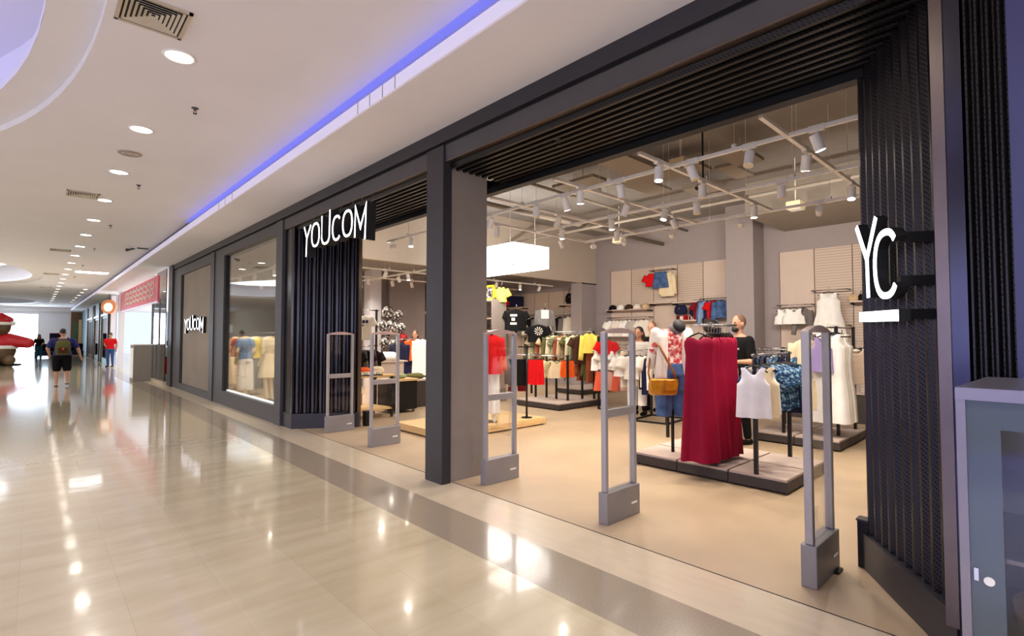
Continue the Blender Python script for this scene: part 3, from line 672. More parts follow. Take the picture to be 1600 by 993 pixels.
# ------------------------------------------------------------------ SECURITY GATES
def antenna(x0, x1, y, label, bar=True):
    w = x1 - x0; r = empty('security_antenna', ((x0 + x1) / 2, y, 0))
    bs = box(-w/2, w/2, -.045, .045, 0.0, .25).build('base_box', 'antbase', r, bevel=.006)
    MB().box(w*.22, w*.40, -.048, -.045, .10, .115).build('status_plate', 'white', bs)
    for s_ in (-1, 1):
        MB().box(s_ * (w/2 - .03) - .019, s_ * (w/2 - .03) + .019, -.024, .024, .25, 1.53).build('post', 'antenna', r, bevel=.006)
    if bar: MB().box(-w/2 + .05, w/2 - .05, -.02, .02, .84, .905).build('crossbar', 'antenna', r, bevel=.004)
    n = 12; pts = [(-w/2 + .012, 1.525)] + [(-w/2 + .012 + (w - .024) * k / n, 1.535 + .035 * sin(pi * k / n)) for k in range(n + 1)] + [(w/2 - .012, 1.525)]
    m = MB(); vs = [(x, -.022, z) for x, z in pts] + [(x, .022, z) for x, z in pts]; k = len(pts)
    m.add(vs, [tuple(range(k)), tuple(range(k, 2 * k))[::-1]] + [(i, (i + 1) % k, k + (i + 1) % k, k + i) for i in range(k)])
    m.build('top_cap', 'pink', r)
    MB().box(-w/2 + .05, w/2 - .05, -.006, .006, .25, 1.5).build('acrylic_panel', 'acryl', r)
    tag(r, label, 'security gate')
antenna(3.36, 3.82, 7.86, 'security gate antenna directly in front of the left ribbed panel')
antenna(3.36, 3.82, 6.44, 'security gate antenna between the left ribbed panel and the column')
antenna(3.36, 3.82, 4.03, 'security gate antenna touching the right of the grey column')
antenna(3.36, 3.82, 2.54, 'security gate antenna standing alone in the wide entrance')
antenna(3.42, 3.87, 1.07, 'security gate antenna nearest the camera by the ribbed panel', False)

# ------------------------------------------------------------------ GARMENT GENERATOR
def ring(hw, ht, z, n=22, cx=0, cy=0, A=0.0, kf=6, ph=0.0):
    out = []
    for k in range(n):
        t = 2 * pi * k / n; u = cos(t); x = hw * u
        y = ht * sin(t) + A * sin(kf * u + ph) + A * .35 * sin(2.3 * kf * u + ph * 2.1)
        out.append((cx + x, cy + y, z))
    return out
def sleeve(mb, sx, zt, L_, out, r0, r1, cx0=.155, A=0.004):
    rings = []
    for i in range(6):
        t = i / 5; c = (sx * (cx0 + (out) * t), 0.0, zt - L_ * t); r = r0 + (r1 - r0) * t; rings.append([])
        ax = math.atan2(L_, out)
        for k in range(12):
            a = 2 * pi * k / 12; lx = r * cos(a)
            rings[-1].append((c[0] + sx * lx * sin(ax), .6 * r * sin(a) + A * sin(5 * a), c[2] + lx * cos(ax)))
    mb.loft(rings)
def garment_mesh(kind, w=.44, l=.62, th=.045, A=.012, kf=7):
    ph = random.uniform(0, 6); mb = MB(); hw = w / 2; R_ = []
    def add(z, a, t, f): R_.append(ring(a, t, z, A=A * f, kf=kf, ph=ph))
    if kind in ('tee', 'shirt', 'coat', 'tankdress', 'tank', 'dress'):
        if kind in ('tee', 'shirt', 'coat'):
            add(-.095, .055, .03, 0); add(-.105, .085, .036, 0); add(-.125, hw * .62, .036, .2); add(-.16, hw * .88, th, .3); add(-.24, hw * .93, th, .5)
        else:
            add(-.112, hw * .66, .02, 0); add(-.125, hw * .70, .026, 0); add(-.16, hw * .66, .03, .2); add(-.21, hw * .66, th * .9, .3); add(-.25, hw * .76, th, .4); add(-.275, hw * .92, th, .5)
        z0 = -.3; n = 7; flare = {'tee': 1.0, 'shirt': 1.02, 'coat': 1.12, 'tank': 1.02, 'dress': 1.35, 'tankdress': 1.15}[kind]
        for i in range(n + 1):
            t = i / n; a = hw * (.93 - .10 * sin(pi * min(1, t * 1.6)) * (kind in ('dress', 'tankdress')) + (flare - .93) * t)
            add(z0 - (l + .1 - .3) * t, a, th * (1 + .35 * t), .5 + 1.0 * t)
        V_ = .10 if kind in ('tank', 'dress', 'tankdress') else .035
        for q in range(3):
            rr = R_[q]; wm = max(abs(p_[0]) for p_ in rr)
            R_[q] = [(x_, y_, z_ - V_ * (1 - q * .3) * max(0, 1 - abs(x_) / (.62 * wm)) * (1 if y_ < 0 else .3)) for x_, y_, z_ in rr]
        mb.loft(R_, False)
        if kind == 'tee':
            for s_ in (-1, 1): sleeve(mb, s_, -.15, .17, .08, .075, .085, hw * .72)
        if kind in ('shirt', 'coat'):
            for s_ in (-1, 1): sleeve(mb, s_, -.15, .52, .07, .075, .05, hw * .72)
    elif kind == 'strapless':
        for z, a, t, f in ((-.16, hw * .80, .03, .3), (-.165, hw * .92, .045, .4), (-.21, hw * .95, .05, .6), (-.27, hw * .9, .05, .8), (-.34, hw * .86, .045, .7)): add(z, a, t, f)
        n = 12
        for i in range(1, n + 1):
            t = i / n; add(-.34 - (l - .24) * t, hw * (.86 + .40 * t), .045 * (1 + .8 * t), .7 + 1.2 * t)
        for q in range(3): R_[q] = [(x_, y_, z_ + (.045 - .012 * q) * abs(sin(pi * x_ / hw)) - .02) for x_, y_, z_ in R_[q]]
        mb.loft(R_, False)
        for s_ in (-1, 1): mb.tube([(s_ * hw * .55, 0, -.17), (s_ * hw * .3, 0, -.11)], .004, 5)
    elif kind == 'skirt':
        n = 7
        for i in range(n + 1):
            t = i / n; add(-.10 - l * t, hw * (.72 + .28 * t), th, .4 + 1.2 * t)
        mb.loft(R_, False)
    elif kind in ('pants', 'shorts'):
        for i in range(4):
            t = i / 3; add(-.10 - min(.24, l * .55) * t, hw * (.84 + .16 * t), th, .4)
        mb.loft(R_, False); zc = -.10 - min(.24, l * .55) + .02
        for s_ in (-1, 1):
            rr = []; n = 5
            for i in range(n + 1):
                t = i / n; rr.append(ring(hw * (.50 + (.04 if kind == 'shorts' else -.06) * t), th * 1.1, zc - (l + .10 + zc) * t, 14, s_ * hw * (.5 + (.10 if kind == 'shorts' else -.02) * t), 0, A * .6, 4, ph + s_))
            mb.loft(rr, False)
    return mb
def hanger_mesh(kind='wide', w=.4):
    m = MB(); m.tube([(0, 0, -.095), (0, 0, -.03), (.012, 0, -.012), (.03, 0, 0), (.02, 0, .018), (0, 0, .022), (-.016, 0, .012)], .0022, 5)
    return m
def hanger_bar(kind, w):
    m = MB(); h = w / 2
    if kind in ('clip',): m.tube([(-h * .9, 0, -.095), (h * .9, 0, -.095)], .006, 6).box(-h * .8 - .012, -h * .8 + .012, -.01, .01, -.125, -.09).box(h * .8 - .012, h * .8 + .012, -.01, .01, -.125, -.09)
    else: m.tube([(-h, 0, -.155), (-h * .5, 0, -.115), (0, 0, -.088), (h * .5, 0, -.115), (h, 0, -.155)], [.007, .009, .009, .009, .007], 6)
    return m
USEDL = {}
def garment(kind, m, loc, rotz, label, cat, group=None, w=.44, l=.62, th=.04, A=.012, kf=7, hang=True, hm='black'):
    nm = {'tee': 't_shirt', 'shirt': 'shirt', 'coat': 'jacket', 'tank': 'tank_top', 'dress': 'dress', 'tankdress': 'dress', 'strapless': 'dress', 'skirt': 'skirt', 'pants': 'trousers', 'shorts': 'shorts'}[kind]
    o = garment_mesh(kind, w, l, th, A, kf).build(nm, m, smooth=True, loc=loc, rotz=rotz)
    if hang:
        h = hanger_bar('clip' if kind in ('skirt', 'pants', 'shorts') else 'wide', w * .82).build('hanger', hm, o, smooth=True)
        hanger_mesh().build('hook', 'chrome', h, smooth=True)
    return tag(o, label, cat, group)
def row(kinds, mats, p, q, n, az, where, side, cat='clothes', w=.4, l=.6, th=.026, A=.008, jit=.08, hm='black', start=0):
    """garments hung one behind another along the rail p->q"""
    used = {}
    for i in range(n):
        t = (i + .5) / n; k = kinds[i % len(kinds)] if not isinstance(kinds, str) else kinds
        mt, cn = mats[i % len(mats)]
        nn = {'tee': 'T-shirt', 'shirt': 'shirt', 'coat': 'jacket', 'tank': 'sleeveless top', 'dress': 'dress', 'tankdress': 'long dress', 'strapless': 'dress', 'skirt': 'skirt', 'pants': 'trousers', 'shorts': 'shorts'}[k]
        key = (cn, nn); used[key] = used.get(key, 0) + 1
        tot = sum(1 for j in range(n) if (mats[j % len(mats)][1], (kinds[j % len(kinds)] if not isinstance(kinds, str) else kinds)) == (cn, k))
        lab = '%s %s %s' % (cn, nn, where) if tot == 1 else '%s %s, %s from the %s, %s' % (cn, nn, ORD[used[key] - 1], side, where)
        garment(k, mt, tuple(p[j] + (q[j] - p[j]) * t for j in range(3)), az + random.uniform(-jit, jit), lab, nn.split()[-1] if nn != 'sleeveless top' else 'top', 'clothes ' + where, w * random.uniform(.93, 1.05), l * random.uniform(.94, 1.05), th, A, random.uniform(5, 9), True, hm)

# ------------------------------------------------------------------ DISPLAY PLINTHS AND RAILS
def plinth(x0, x1, y0, y1, label, group=None, top='daistop', side='dais', h=.14, name='display_plinth'):
    r = box(x0 + .003, x1 - .003, y0 + .003, y1 - .003, .02, h - .022).build(name, side, bevel=.003)
    box(x0 + .012, x1 - .012, y0 + .012, y1 - .012, h - .022, h).build('top_panel', top, r)
    m = MB()
    for x in (x0 + .06, x1 - .06):
        for y in (y0 + .06, y1 - .06): m.lathe([(.02, 0), (.02, .021)], (x, y, 0), 10)
    m.build('foot', 'black', r)
    return tag(r, label, 'plinth', group)
ys = [1.80, 2.37, 2.94, 3.52]
for j in range(3):
    for i, (xa, xb) in enumerate(((5.22, 5.80), (5.80, 6.38))):
        plinth(xa, xb, ys[j], ys[j + 1], 'stone-topped low plinth block, %s from the right in the %s row of the front display' % (ORD[j], ('front', 'rear')[i]))
for j in range(3):
    plinth(7.66 + .46 * j, 8.12 + .46 * j, 2.00, 2.55, 'stone-topped plinth block, %s from the front along the right of the second display' % ORD[j])
    plinth(7.66 + .46 * j, 8.12 + .46 * j, 2.55, 3.10, 'stone-topped plinth block, %s from the front along the left of the second display' % ORD[j])
for j in range(2):
    plinth(7.75 + .74 * j, 8.49 + .74 * j, 6.92, 8.22, 'low plinth, %s from the front under the striped tops display' % ORD[j])
plinth(10.3, 11.7, 9.0 - .6, 9.3, 'low dark plinth against the pillar under the bulkhead')
plinth(4.3, 6.45, 6.05, 7.4, 'low pine wood platform just inside the entrance behind the grey column', None, 'wood', 'wood', .12, 'wooden_platform')
plinth(6.9, 9.0, 11.6, 12.6, 'low dark plinth under the navy jackets beyond the left opening')

def rail(name, posts, rails, label, h, m='black', rm='chrome', z0=.14, feet=False):
    r = empty(name, (posts[0][0], posts[0][1], z0)); ox, oy = posts[0]
    for x, y in posts: MB().box(x - ox - .018, x - ox + .018, y - oy - .018, y - oy + .018, 0, h - z0).build('post', m, r)
    for (a, b, c, d, z) in rails: MB().tube([(a - ox, b - oy, z - z0), (c - ox, d - oy, z - z0)], .013, 8).build('rail', rm, r, smooth=True)
    if feet:
        for (a, b, c, d) in feet: MB().bar((a - ox, b - oy, .015), (c - ox, d - oy, .015), .03).build('floor_bar', m, r)
    return tag(r, label, 'clothes rail')
# front display (R1)
rail('clothes_rail', [(5.26, 2.10), (6.30, 2.14)], [(5.20, 2.10, 6.38, 2.14, 1.31)], 'black and chrome rail holding the white sleeveless tops', 1.33)
rail('clothes_rail', [(5.78, 2.70)], [(5.24, 2.76, 5.60, 2.42, 1.62), (5.40, 2.60, 5.78, 2.70, 1.60)], 'tall black rail holding the maroon dresses', 1.60)
# maroon dresses
def atw(px, py, w):
    a = (px - 800) / 802; b_ = (496.5 - py) / 802 + math.tan(radians(2.04)); sy, cy_ = sin(radians(43)), cos(radians(43))
    return (w * (sy + a * cy_), w * (cy_ - a * sy), 1.5 + b_ * w)
for i in range(9):
    c = atw(1092, 500, 5.45) if i == 0 else atw(1102 + 4.6 * i, 500, 5.5 + .035 * i)
    garment('strapless', 'maroon', (c[0], c[1], 1.625), radians(-63 if i == 0 else -26 + 2.5 * i), '%s maroon long dress from the left on the tall front rail' % ORD[i], 'dress', 'maroon dresses', w=.32 if i == 0 else .29, l=1.34, th=.05, A=.022 if i == 0 else .014, kf=5 if i == 0 else 7)
# white tops
AZX = radians(90)
garment('tank', 'white_f', (5.22, 2.10, 1.30), radians(-66), 'white V-neck sleeveless top hanging frontmost beside the maroon dresses', 'top', w=.32, l=.50, th=.045)
garment('tank', 'cream', (5.34, 2.07, 1.30), radians(-72), 'cream sleeveless top directly behind the frontmost white top', 'top', w=.32, l=.50, th=.045)
garment('tank', 'ivory', (5.44, 2.09, 1.30), radians(-78), 'ivory sleeveless top behind the cream top on the front rail', 'top', w=.32, l=.48, th=.04)
row(['tee', 'tank'], [('blueprint', 'blue patterned')], (5.55, 2.11, 1.30), (5.95, 2.12, 1.30), 5, radians(-80), 'behind the white tops on the front rail', 'front', w=.4, l=.45)
row(['tank'], [('navy', 'navy'), ('teal', 'teal')], (5.98, 2.12, 1.30), (6.3, 2.13, 1.30), 4, radians(-80), 'at the back of the front rail', 'front', w=.38, l=.5)
# second display (R3)
rail('clothes_rail', [(7.78, 2.72), (8.63, 3.0)], [(7.75, 2.45, 7.75, 3.35, 1.31), (8.63, 2.3, 8.63, 3.35, 1.31)], 'black and chrome double rail left of the long white dresses', 1.33)
rail('clothes_rail', [(8.10, 2.13), (8.86, 2.11)], [(7.8, 2.16, 8.95, 2.11, 1.62)], 'tall black rail holding the long white dresses', 1.64)
for i in range(4):
    garment('tankdress', ['ivory', 'offwhite', 'ivory', 'lgrey'][i], (7.86 + .13 * i, 2.16, 1.64), radians(-78 - 5 * i), 'long white dress, %s from the front on the tall rail' % ORD[i], 'dress', 'long white dresses', w=.42, l=1.2, th=.05, A=.02)
garment('tank', 'lav_f', (7.78, 2.22, 1.60), radians(-70), 'lavender top hanging in front of the long white dresses', 'top', w=.26, l=.48, th=.04)
garment('shirt', 'cream', (7.80, 2.42, 1.55), radians(-60), 'cream long shirt left of the lavender top', 'shirt', w=.4, l=.95, th=.045)
row(['tank', 'tee'], [('stripev', 'beige striped'), ('offwhite', 'off-white')], (8.50, 2.02, 1.42), (8.85, 1.90, 1.42), 4, radians(-75), 'right of the long white dresses', 'front', w=.36, l=.5)
row(['tee', 'tank', 'skirt'], [('blueprint', 'blue patterned'), ('lblue', 'pale blue'), ('navy', 'navy')], (7.75, 2.50, 1.31), (7.75, 3.3, 1.31), 10, radians(0), 'on the nearer rail of the second display', 'right', w=.4, l=.5)
row(['tank', 'tee'], [('lgrey', 'light grey'), ('ivory', 'ivory'), ('blk', 'black')], (8.63, 2.4, 1.31), (8.63, 3.3, 1.31), 9, 0, 'on the far rail of the second display', 'right', w=.4, l=.55)
# rail behind the front display with many hangers
rail('clothes_rail', [(6.9, 3.05), (6.95, 4.05)], [(6.9, 2.95, 6.95, 4.15, 1.33)], 'low chrome rail standing behind the maroon dresses', 1.35, z0=0)
row(['tank', 'tee', 'tank'], [('ivory', 'ivory'), ('cream', 'cream'), ('blk', 'black'), ('lgrey', 'light grey')], (6.9, 3.0, 1.33), (6.95, 4.1, 1.33), 11, 0, 'on the rail behind the maroon dresses', 'right', w=.4, l=.5)
# jeans rack (R2)
rail('clothes_rail', [(7.80, 5.28), (7.90, 4.62), (8.6, 5.35), (8.7, 4.68)], [(7.74, 5.45, 7.92, 4.5, 1.25), (8.54, 5.45, 8.72, 4.5, 1.25)], 'black floor-standing frame rail left behind the denim outfit', 1.26, z0=0,
     feet=[(7.80, 5.28, 7.90, 4.62), (8.6, 5.35, 8.7, 4.68), (7.8, 5.28, 8.6, 5.35), (7.9, 4.62, 8.7, 4.68)])
garment('tee', 'ivory', (7.70, 5.30, 1.25), radians(-50), 'white cropped T-shirt facing out on the left of the frame rail', 'T-shirt', w=.42, l=.36, th=.05)
garment('tee', 'offwhite', (7.74, 5.12, 1.25), radians(-50), 'off-white T-shirt beside the white cropped T-shirt on the frame rail', 'T-shirt', w=.42, l=.40, th=.05)
garment('pants', 'ivory', (7.84, 5.16, 1.00), radians(-50), 'white trousers hanging under the off-white T-shirt', 'trousers', w=.36, l=.62, th=.05, hang=False)
garment('coat', 'navy', (7.86, 4.86, 1.25), radians(-45), 'navy jacket facing out on the frame rail beside the jeans', 'jacket', w=.34, l=.66)
row(['tee', 'pants', 'tank'], [('offwhite', 'off-white'), ('ivory', 'ivory'), ('cream', 'cream')], (7.80, 5.40, 1.25), (7.93, 4.55, 1.25), 7, radians(-5), 'on the near bar of the black frame rail', 'left', w=.38, l=.55)
row(['tank', 'skirt'], [('grey', 'grey'), ('navy', 'navy'), ('offwhite', 'off-white')], (8.56, 5.4, 1.25), (8.72, 4.55, 1.25), 8, radians(-5), 'on the far bar of the black frame rail', 'left', w=.38, l=.5)
# rack seen through the standing antenna
rail('clothes_rail', [(8.55, 6.55), (8.9, 5.9)], [(8.55, 6.62, 8.95, 5.85, 1.33), (8.55, 6.62, 8.95, 5.85, .82)], 'two-level black rail behind the standing security antenna', 1.5, z0=0,
     feet=[(8.55, 6.55, 8.9, 5.9), (8.4, 6.3, 8.9, 6.6)])
garment('tee', 'red', (8.56, 6.35, 1.52), radians(-50), 'red T-shirt at the top of the two-level rail', 'T-shirt', w=.36, l=.28)
row(['tank', 'tee'], [('ivory', 'ivory'), ('offwhite', 'off-white'), ('cream', 'cream')], (8.55, 6.6, 1.33), (8.92, 5.9, 1.33), 6, radians(-35), 'on the upper bar of the two-level rail', 'left', w=.38, l=.42)
row(['shorts', 'skirt'], [('coral', 'coral'), ('pinkc', 'pale pink')], (8.58, 6.55, .88), (8.9, 5.95, .88), 4, radians(-40), 'on the lower bar of the two-level rail', 'left', w=.36, l=.38)

# mid zone rail on the pine platform
tp = empty('t_bar_stand', (6.16, 6.24, .12))
MB().tube([(0, 0, 0), (0, 0, 1.20)], .018, 10).build('post', 'black', tp, smooth=True); MB().lathe([(.09, 0), (.09, .012), (.0001, .014)], n=18).build('foot_plate', 'black', tp)
MB().bar((-.08, .12, 1.20), (.06, -.10, 1.20), .04, .02).build('top_bar', 'black', tp); MB().tube([(-.24, .30, 1.06), (0, 0, 1.06), (.20, -.16, 1.06)], .012, 8).build('arm', 'chrome', tp, smooth=True)
tag(tp, 'black T-bar stand on the front edge of the pine platform', 'stand')
row(['pants'], [('blk', 'black')], (5.96, 6.50, 1.20), (6.17, 6.30, 1.20), 5, radians(-30), 'on the T-bar stand', 'left', w=.20, l=.44, th=.03)
row(['shorts'], [('red', 'red')], (6.22, 6.22, 1.20), (6.36, 6.09, 1.20), 3, radians(-35), 'on the T-bar stand', 'left', w=.17, l=.42, th=.03)
# R4 rails
rail('clothes_rail', [(8.28, 8.1), (8.39, 7.87), (8.36, 7.55), (8.31, 7.18), (8.79, 7.18)], [(7.95, 8.0, 8.35, 7.15, 1.08), (8.5, 8.1, 8.95, 7.0, 1.42)], 'many-legged black rail on the striped tops plinth', 1.1, z0=.14)
row(['tee', 'tank'], [('stripe', 'striped'), ('cream', 'cream')], (8.0, 7.75, 1.08), (8.22, 7.35, 1.08), 6, radians(-40), 'on the low rail of the middle plinth', 'left', w=.4, l=.36)
row(['shorts'], [('orange', 'orange')], (8.30, 7.28, 1.08), (8.40, 7.16, 1.08), 3, radians(-38), 'on the low rail of the middle plinth', 'left', w=.2, l=.34)
row(['shirt', 'tee', 'coat'], [('olive', 'olive'), ('cream', 'cream'), ('sage', 'sage green'), ('rust', 'rust'), ('sand', 'sand')], (8.75, 8.7, 1.62), (8.9, 7.3, 1.62), 13, radians(-25), 'on the long rear rail of the middle display', 'left', w=.42, l=.55)
row(['shirt', 'pants'], [('rust', 'rust'), ('brown', 'brown'), ('olive', 'olive')], (8.85, 7.2, 1.30), (8.95, 6.95, 1.30), 4, radians(-30), 'low on the right of the middle display', 'left', w=.38, l=.68)
rail('clothes_rail', [(8.75, 8.7), (8.95, 6.98)], [(8.72, 8.9, 8.96, 6.95, 1.60)], 'tall chrome rail behind the striped tops, with the yellow shirt at its end', 1.62)
garment('shirt', 'yellow', (8.72, 6.92, 1.66), radians(-45), 'pale yellow shirt at the right end of the tall middle rail', 'shirt', w=.34, l=.42)
garment('tee', 'brown', (8.70, 7.16, 1.60), radians(-40), 'brown T-shirt left of the pale yellow shirt', 'T-shirt', w=.38, l=.6)
# hooded tops facing out high on the left
garment('tee', 'blk', (8.25, 8.72, 2.22), radians(-42), 'black T-shirt with white print displayed high on the left', 'T-shirt', w=.52, l=.50, th=.10)
def patch(parent, name, pts, m, y):
    mb = MB()
    for p in pts: mb.add([(x, y, z) for x, z in p] + [(x, y + .006, z) for x, z in p], [tuple(range(len(p))), tuple(range(len(p), 2 * len(p)))[::-1]] + [(i, (i + 1) % len(p), len(p) + (i + 1) % len(p), len(p) + i) for i in range(len(p))])
    return mb.build(name, m, parent)
rect = lambda x0, x1, z0, z1: [(x0, z0), (x1, z0), (x1, z1), (x0, z1)]
o = [x for x in COL.objects if x.get('label', '').startswith('black T-shirt with white print')][0]
patch(o, 'print', [rect(-.13, .03, -.26, -.21), rect(-.10, -.02, -.36, -.29), rect(-.13, .02, -.45, -.40)], 'offwhite', -.125)
o = garment('tee', 'blk', (8.62, 8.34, 1.86), radians(-42), 'black T-shirt with a white star burst print', 'T-shirt', w=.5, l=.4, th=.06)
patch(o, 'print', [[(.10 * cos(a) * .12, -.24 + .10 * sin(a) * .12), (.10 * cos(a + .12), -.24 + .10 * sin(a + .12)), (.10 * cos(a - .12), -.24 + .10 * sin(a - .12))] for a in [k * pi / 5 for k in range(10)]], 'offwhite', -.078)
garment('shirt', 'grey', (8.95, 8.45, 2.26), radians(-42), 'grey hooded jacket over a white top, displayed high', 'jacket', w=.44, l=.42, th=.08)
o = [x for x in COL.objects if x.get('label', '').startswith('grey hooded')][0]
patch(o, 'white_front', [rect(-.09, .09, -.34, -.14)], 'offwhite', -.095)

# mannequins ------------------------------------------------------
def remesh(o, vox, sm=3):
    a = o.modifiers.new('remesh', 'REMESH'); a.mode = 'VOXEL'; a.voxel_size = vox; a.use_smooth_shade = True
    b = o.modifiers.new('smooth', 'SMOOTH'); b.iterations = sm; b.factor = .6
    return o
def torso(mb, Hs, sc=1.0, top=1.47, bottom=.86, w=1.0):
    P = [(.86, .145, .10), (.93, .17, .115), (1.02, .155, .105), (1.10, .135, .095), (1.22, .155, .11), (1.32, .175, .115), (1.40, .19, .095), (1.45, .12, .07), (1.49, .058, .058)]
    rings = [ring(a * sc * w * Hs, b * sc * w * Hs, z * Hs, 20) for z, a, b in P if bottom <= z <= top + .03]
    return mb.loft(rings)
# outfit on half body form at the front left of the main display
mq = empty('mannequin', (5.55, 3.17, .14), radians(-40))
MB().tube([(0, 0, 0), (0, 0, .62)], .02, 10).build('pole', 'black', mq, smooth=True)
b = MB(); torso(b, .98, .97); b.ball((0, .0, 1.46), .058)
o = remesh(b.build('body_form', 'cream', mq, loc=(0, 0, -.02)), .014)
MB().tube([(.05, -.085, 1.475), (.062, -.115, 1.49)], .078, 24).build('neck_cap', 'gap', mq, smooth=True)
MB().tube([(.0, -.0, 1.40), (.05, -.085, 1.475)], [.085, .077], 16).build('neck', 'grey', mq, smooth=True)
b = MB(); torso(b, 1.0, 1.08, 1.43, 1.0)
for s_ in (-1, 1): b.cap((s_ * .17, 0, 1.38), (s_ * .215, .0, 1.2), .062, .066)
remesh(b.build('crochet_top', 'plaid', mq), .014)
b = MB()
for s_ in (-1, 1):
    b.loft([ring(.03, .015, 1.44, cx=s_ * .08, cy=-.06), ring(.06, .03, 1.36, cx=s_ * .13, cy=-.09), ring(.07, .04, 1.1, cx=s_ * .15, cy=-.09, A=.01), ring(.07, .05, .86, cx=s_ * .16, cy=-.07, A=.012)])
    b.cap((s_ * .19, 0, 1.40), (s_ * .25, .03, 1.02), .068, .055)
    b.loft([ring(.03, .015, 1.44, cx=s_ * .08, cy=.06), ring(.09, .03, 1.36, cx=s_ * .09, cy=.10), ring(.10, .04, .9, cx=s_ * .09, cy=.11, A=.01)])
remesh(b.build('cream_overshirt', 'offwhite', mq), .015)
b = MB(); torso(b, 1.0, 1.07, 1.06, .86)
b.loft([ring(.155, .115, 1.05), ring(.175, .13, .9)])
for s_ in (-1, 1): b.loft([ring(.095, .11, .90, cx=s_ * .085), ring(.10, .11, .72, cx=s_ * .095, A=.01), ring(.10, .105, .58, cx=s_ * .10, A=.01), ring(.09, .09, .42, cx=s_ * .105, A=.01)])
remesh(b.build('jeans', 'denim', mq), .013)
tag(mq, 'half-body mannequin on a pole wearing a red crochet top and jeans', 'mannequin')
bag = empty('shoulder_bag', (5.36, 3.18, .82), radians(-42))
MB().loft([[(x * sx, y * sy, z) for x, y in [(-.16, -.03), (-.12, -.06), (.12, -.06), (.16, -.03), (.16, .03), (.12, .05), (-.12, .05), (-.16, .03)]] for z, sx, sy in ((0, .85, .7), (.02, 1, 1), (.10, 1.02, 1.05), (.17, .96, .8), (.19, .9, .4))]).build('pouch', 'gold', bag, smooth=True)
MB().loft([[(x * sx, y, z) for x, y in [(-.15, -.070), (.15, -.070), (.15, -.062), (-.15, -.062)]] for z, sx in ((.06, .9), (.12, 1.04), (.175, 1.02))]).build('flap', 'gold', bag)
MB().bar((0, -.075, .06), (0, -.066, .18), .03, .008).ball((0, -.078, .075), .012).build('buckle_strap', 'strap', bag)
MB().tube([(.15, 0, .17), (.12, -.03, .26), (.03, -.04, .42), (-.04, -.03, .56), (-.07, .04, .60)], .014, 6).tube([(-.15, 0, .17), (-.16, .03, .25), (-.12, .10, .42), (-.07, .10, .58)], .012, 6).build('shoulder_strap', 'strap', bag, smooth=True)
tag(bag, 'mustard leather shoulder bag hanging over the jeans of the mannequin', 'bag')
# white full mannequin with red top behind the grey column
def mannequin(loc, rz, label, skin='offwhite', top='red', bottom='ivory', topk='tee', scale=1.0, head=False, arms=((.24, .02, 1.12), (.20, -.10, .9)), base=True, bl=.5):
    r = empty('mannequin', loc, rz); r.scale = (scale,) * 3
    b = MB(); torso(b, 1, 1); 
    for s_ in (-1, 1):
        e, w_ = arms; e = (s_ * e[0], e[1], e[2]); w_ = (s_ * w_[0], w_[1], w_[2])
        b.cap((s_ * .17, 0, 1.40), e, .048, .038).cap(e, w_, .037, .026).ball((w_[0], w_[1] - .02, w_[2] - .05), (.022, .035, .06))
        b.cap((s_ * .09, 0, .92), (s_ * .10, -.01, .5), .08, .053).cap((s_ * .10, -.01, .5), (s_ * .10, .02, .09), .052, .034).cap((s_ * .10, .02, .05), (s_ * .11, -.13, .025), .035, .022)
    if head: b.ball((0, -.01, 1.63), (.072, .09, .11), 16, 12).cap((0, 0, 1.45), (0, 0, 1.56), .05, .045)
    remesh(b.build('body', skin, r), .014)
    if top:
        b = MB(); torso(b, 1, 1.12, 1.43, .93 if topk != 'dress' else 1.0)
        if topk == 'dress': b.loft([ring(.17, .12, 1.06), ring(.2, .15, .85, A=.012), ring(.25, .19, bl, A=.025), ring(.24, .18, bl - .01, A=.02)])
        for s_ in (-1, 1): b.cap((s_ * .175, 0, 1.385), (s_ * .21, 0, 1.25), .062, .062)
        remesh(b.build('top' if topk != 'dress' else 'dress', top, r), .014)
    if bottom:
        b = MB(); b.loft([ring(.155, .115, 1.02), ring(.185, .13, .86)])
        for s_ in (-1, 1): b.loft([ring(.10, .11, .88, cx=s_ * .09), ring(.10, .10, .5, cx=s_ * .105, A=.01), ring(.10, .10, .14, cx=s_ * .11, A=.012)])
        remesh(b.build('trousers', bottom, r), .014)
    if base:
        MB().lathe([(.16, 0), (.16, .008), (.0001, .01)], n=24).build('stand_plate', 'steel', r)
    return tag(r, label, 'mannequin')
mannequin((5.42, 6.38, .12), radians(-40), 'white mannequin in a red top on the pine platform', 'offwhite', 'red', 'ivory', scale=.93)
mb = MB(); torso(mb, 1, 1.2, 1.0, .86); o = garment('shirt', 'red', (5.36, 6.22, 1.62), radians(-45), 'red draped jacket worn loose beside the white mannequin', 'jacket', w=.36, l=.62, th=.06, A=.02)
garment('shorts', 'dred', (6.30, 6.62, .93), radians(-40), 'dark red shorts low behind the T-bar stand', 'shorts', w=.3, l=.3)

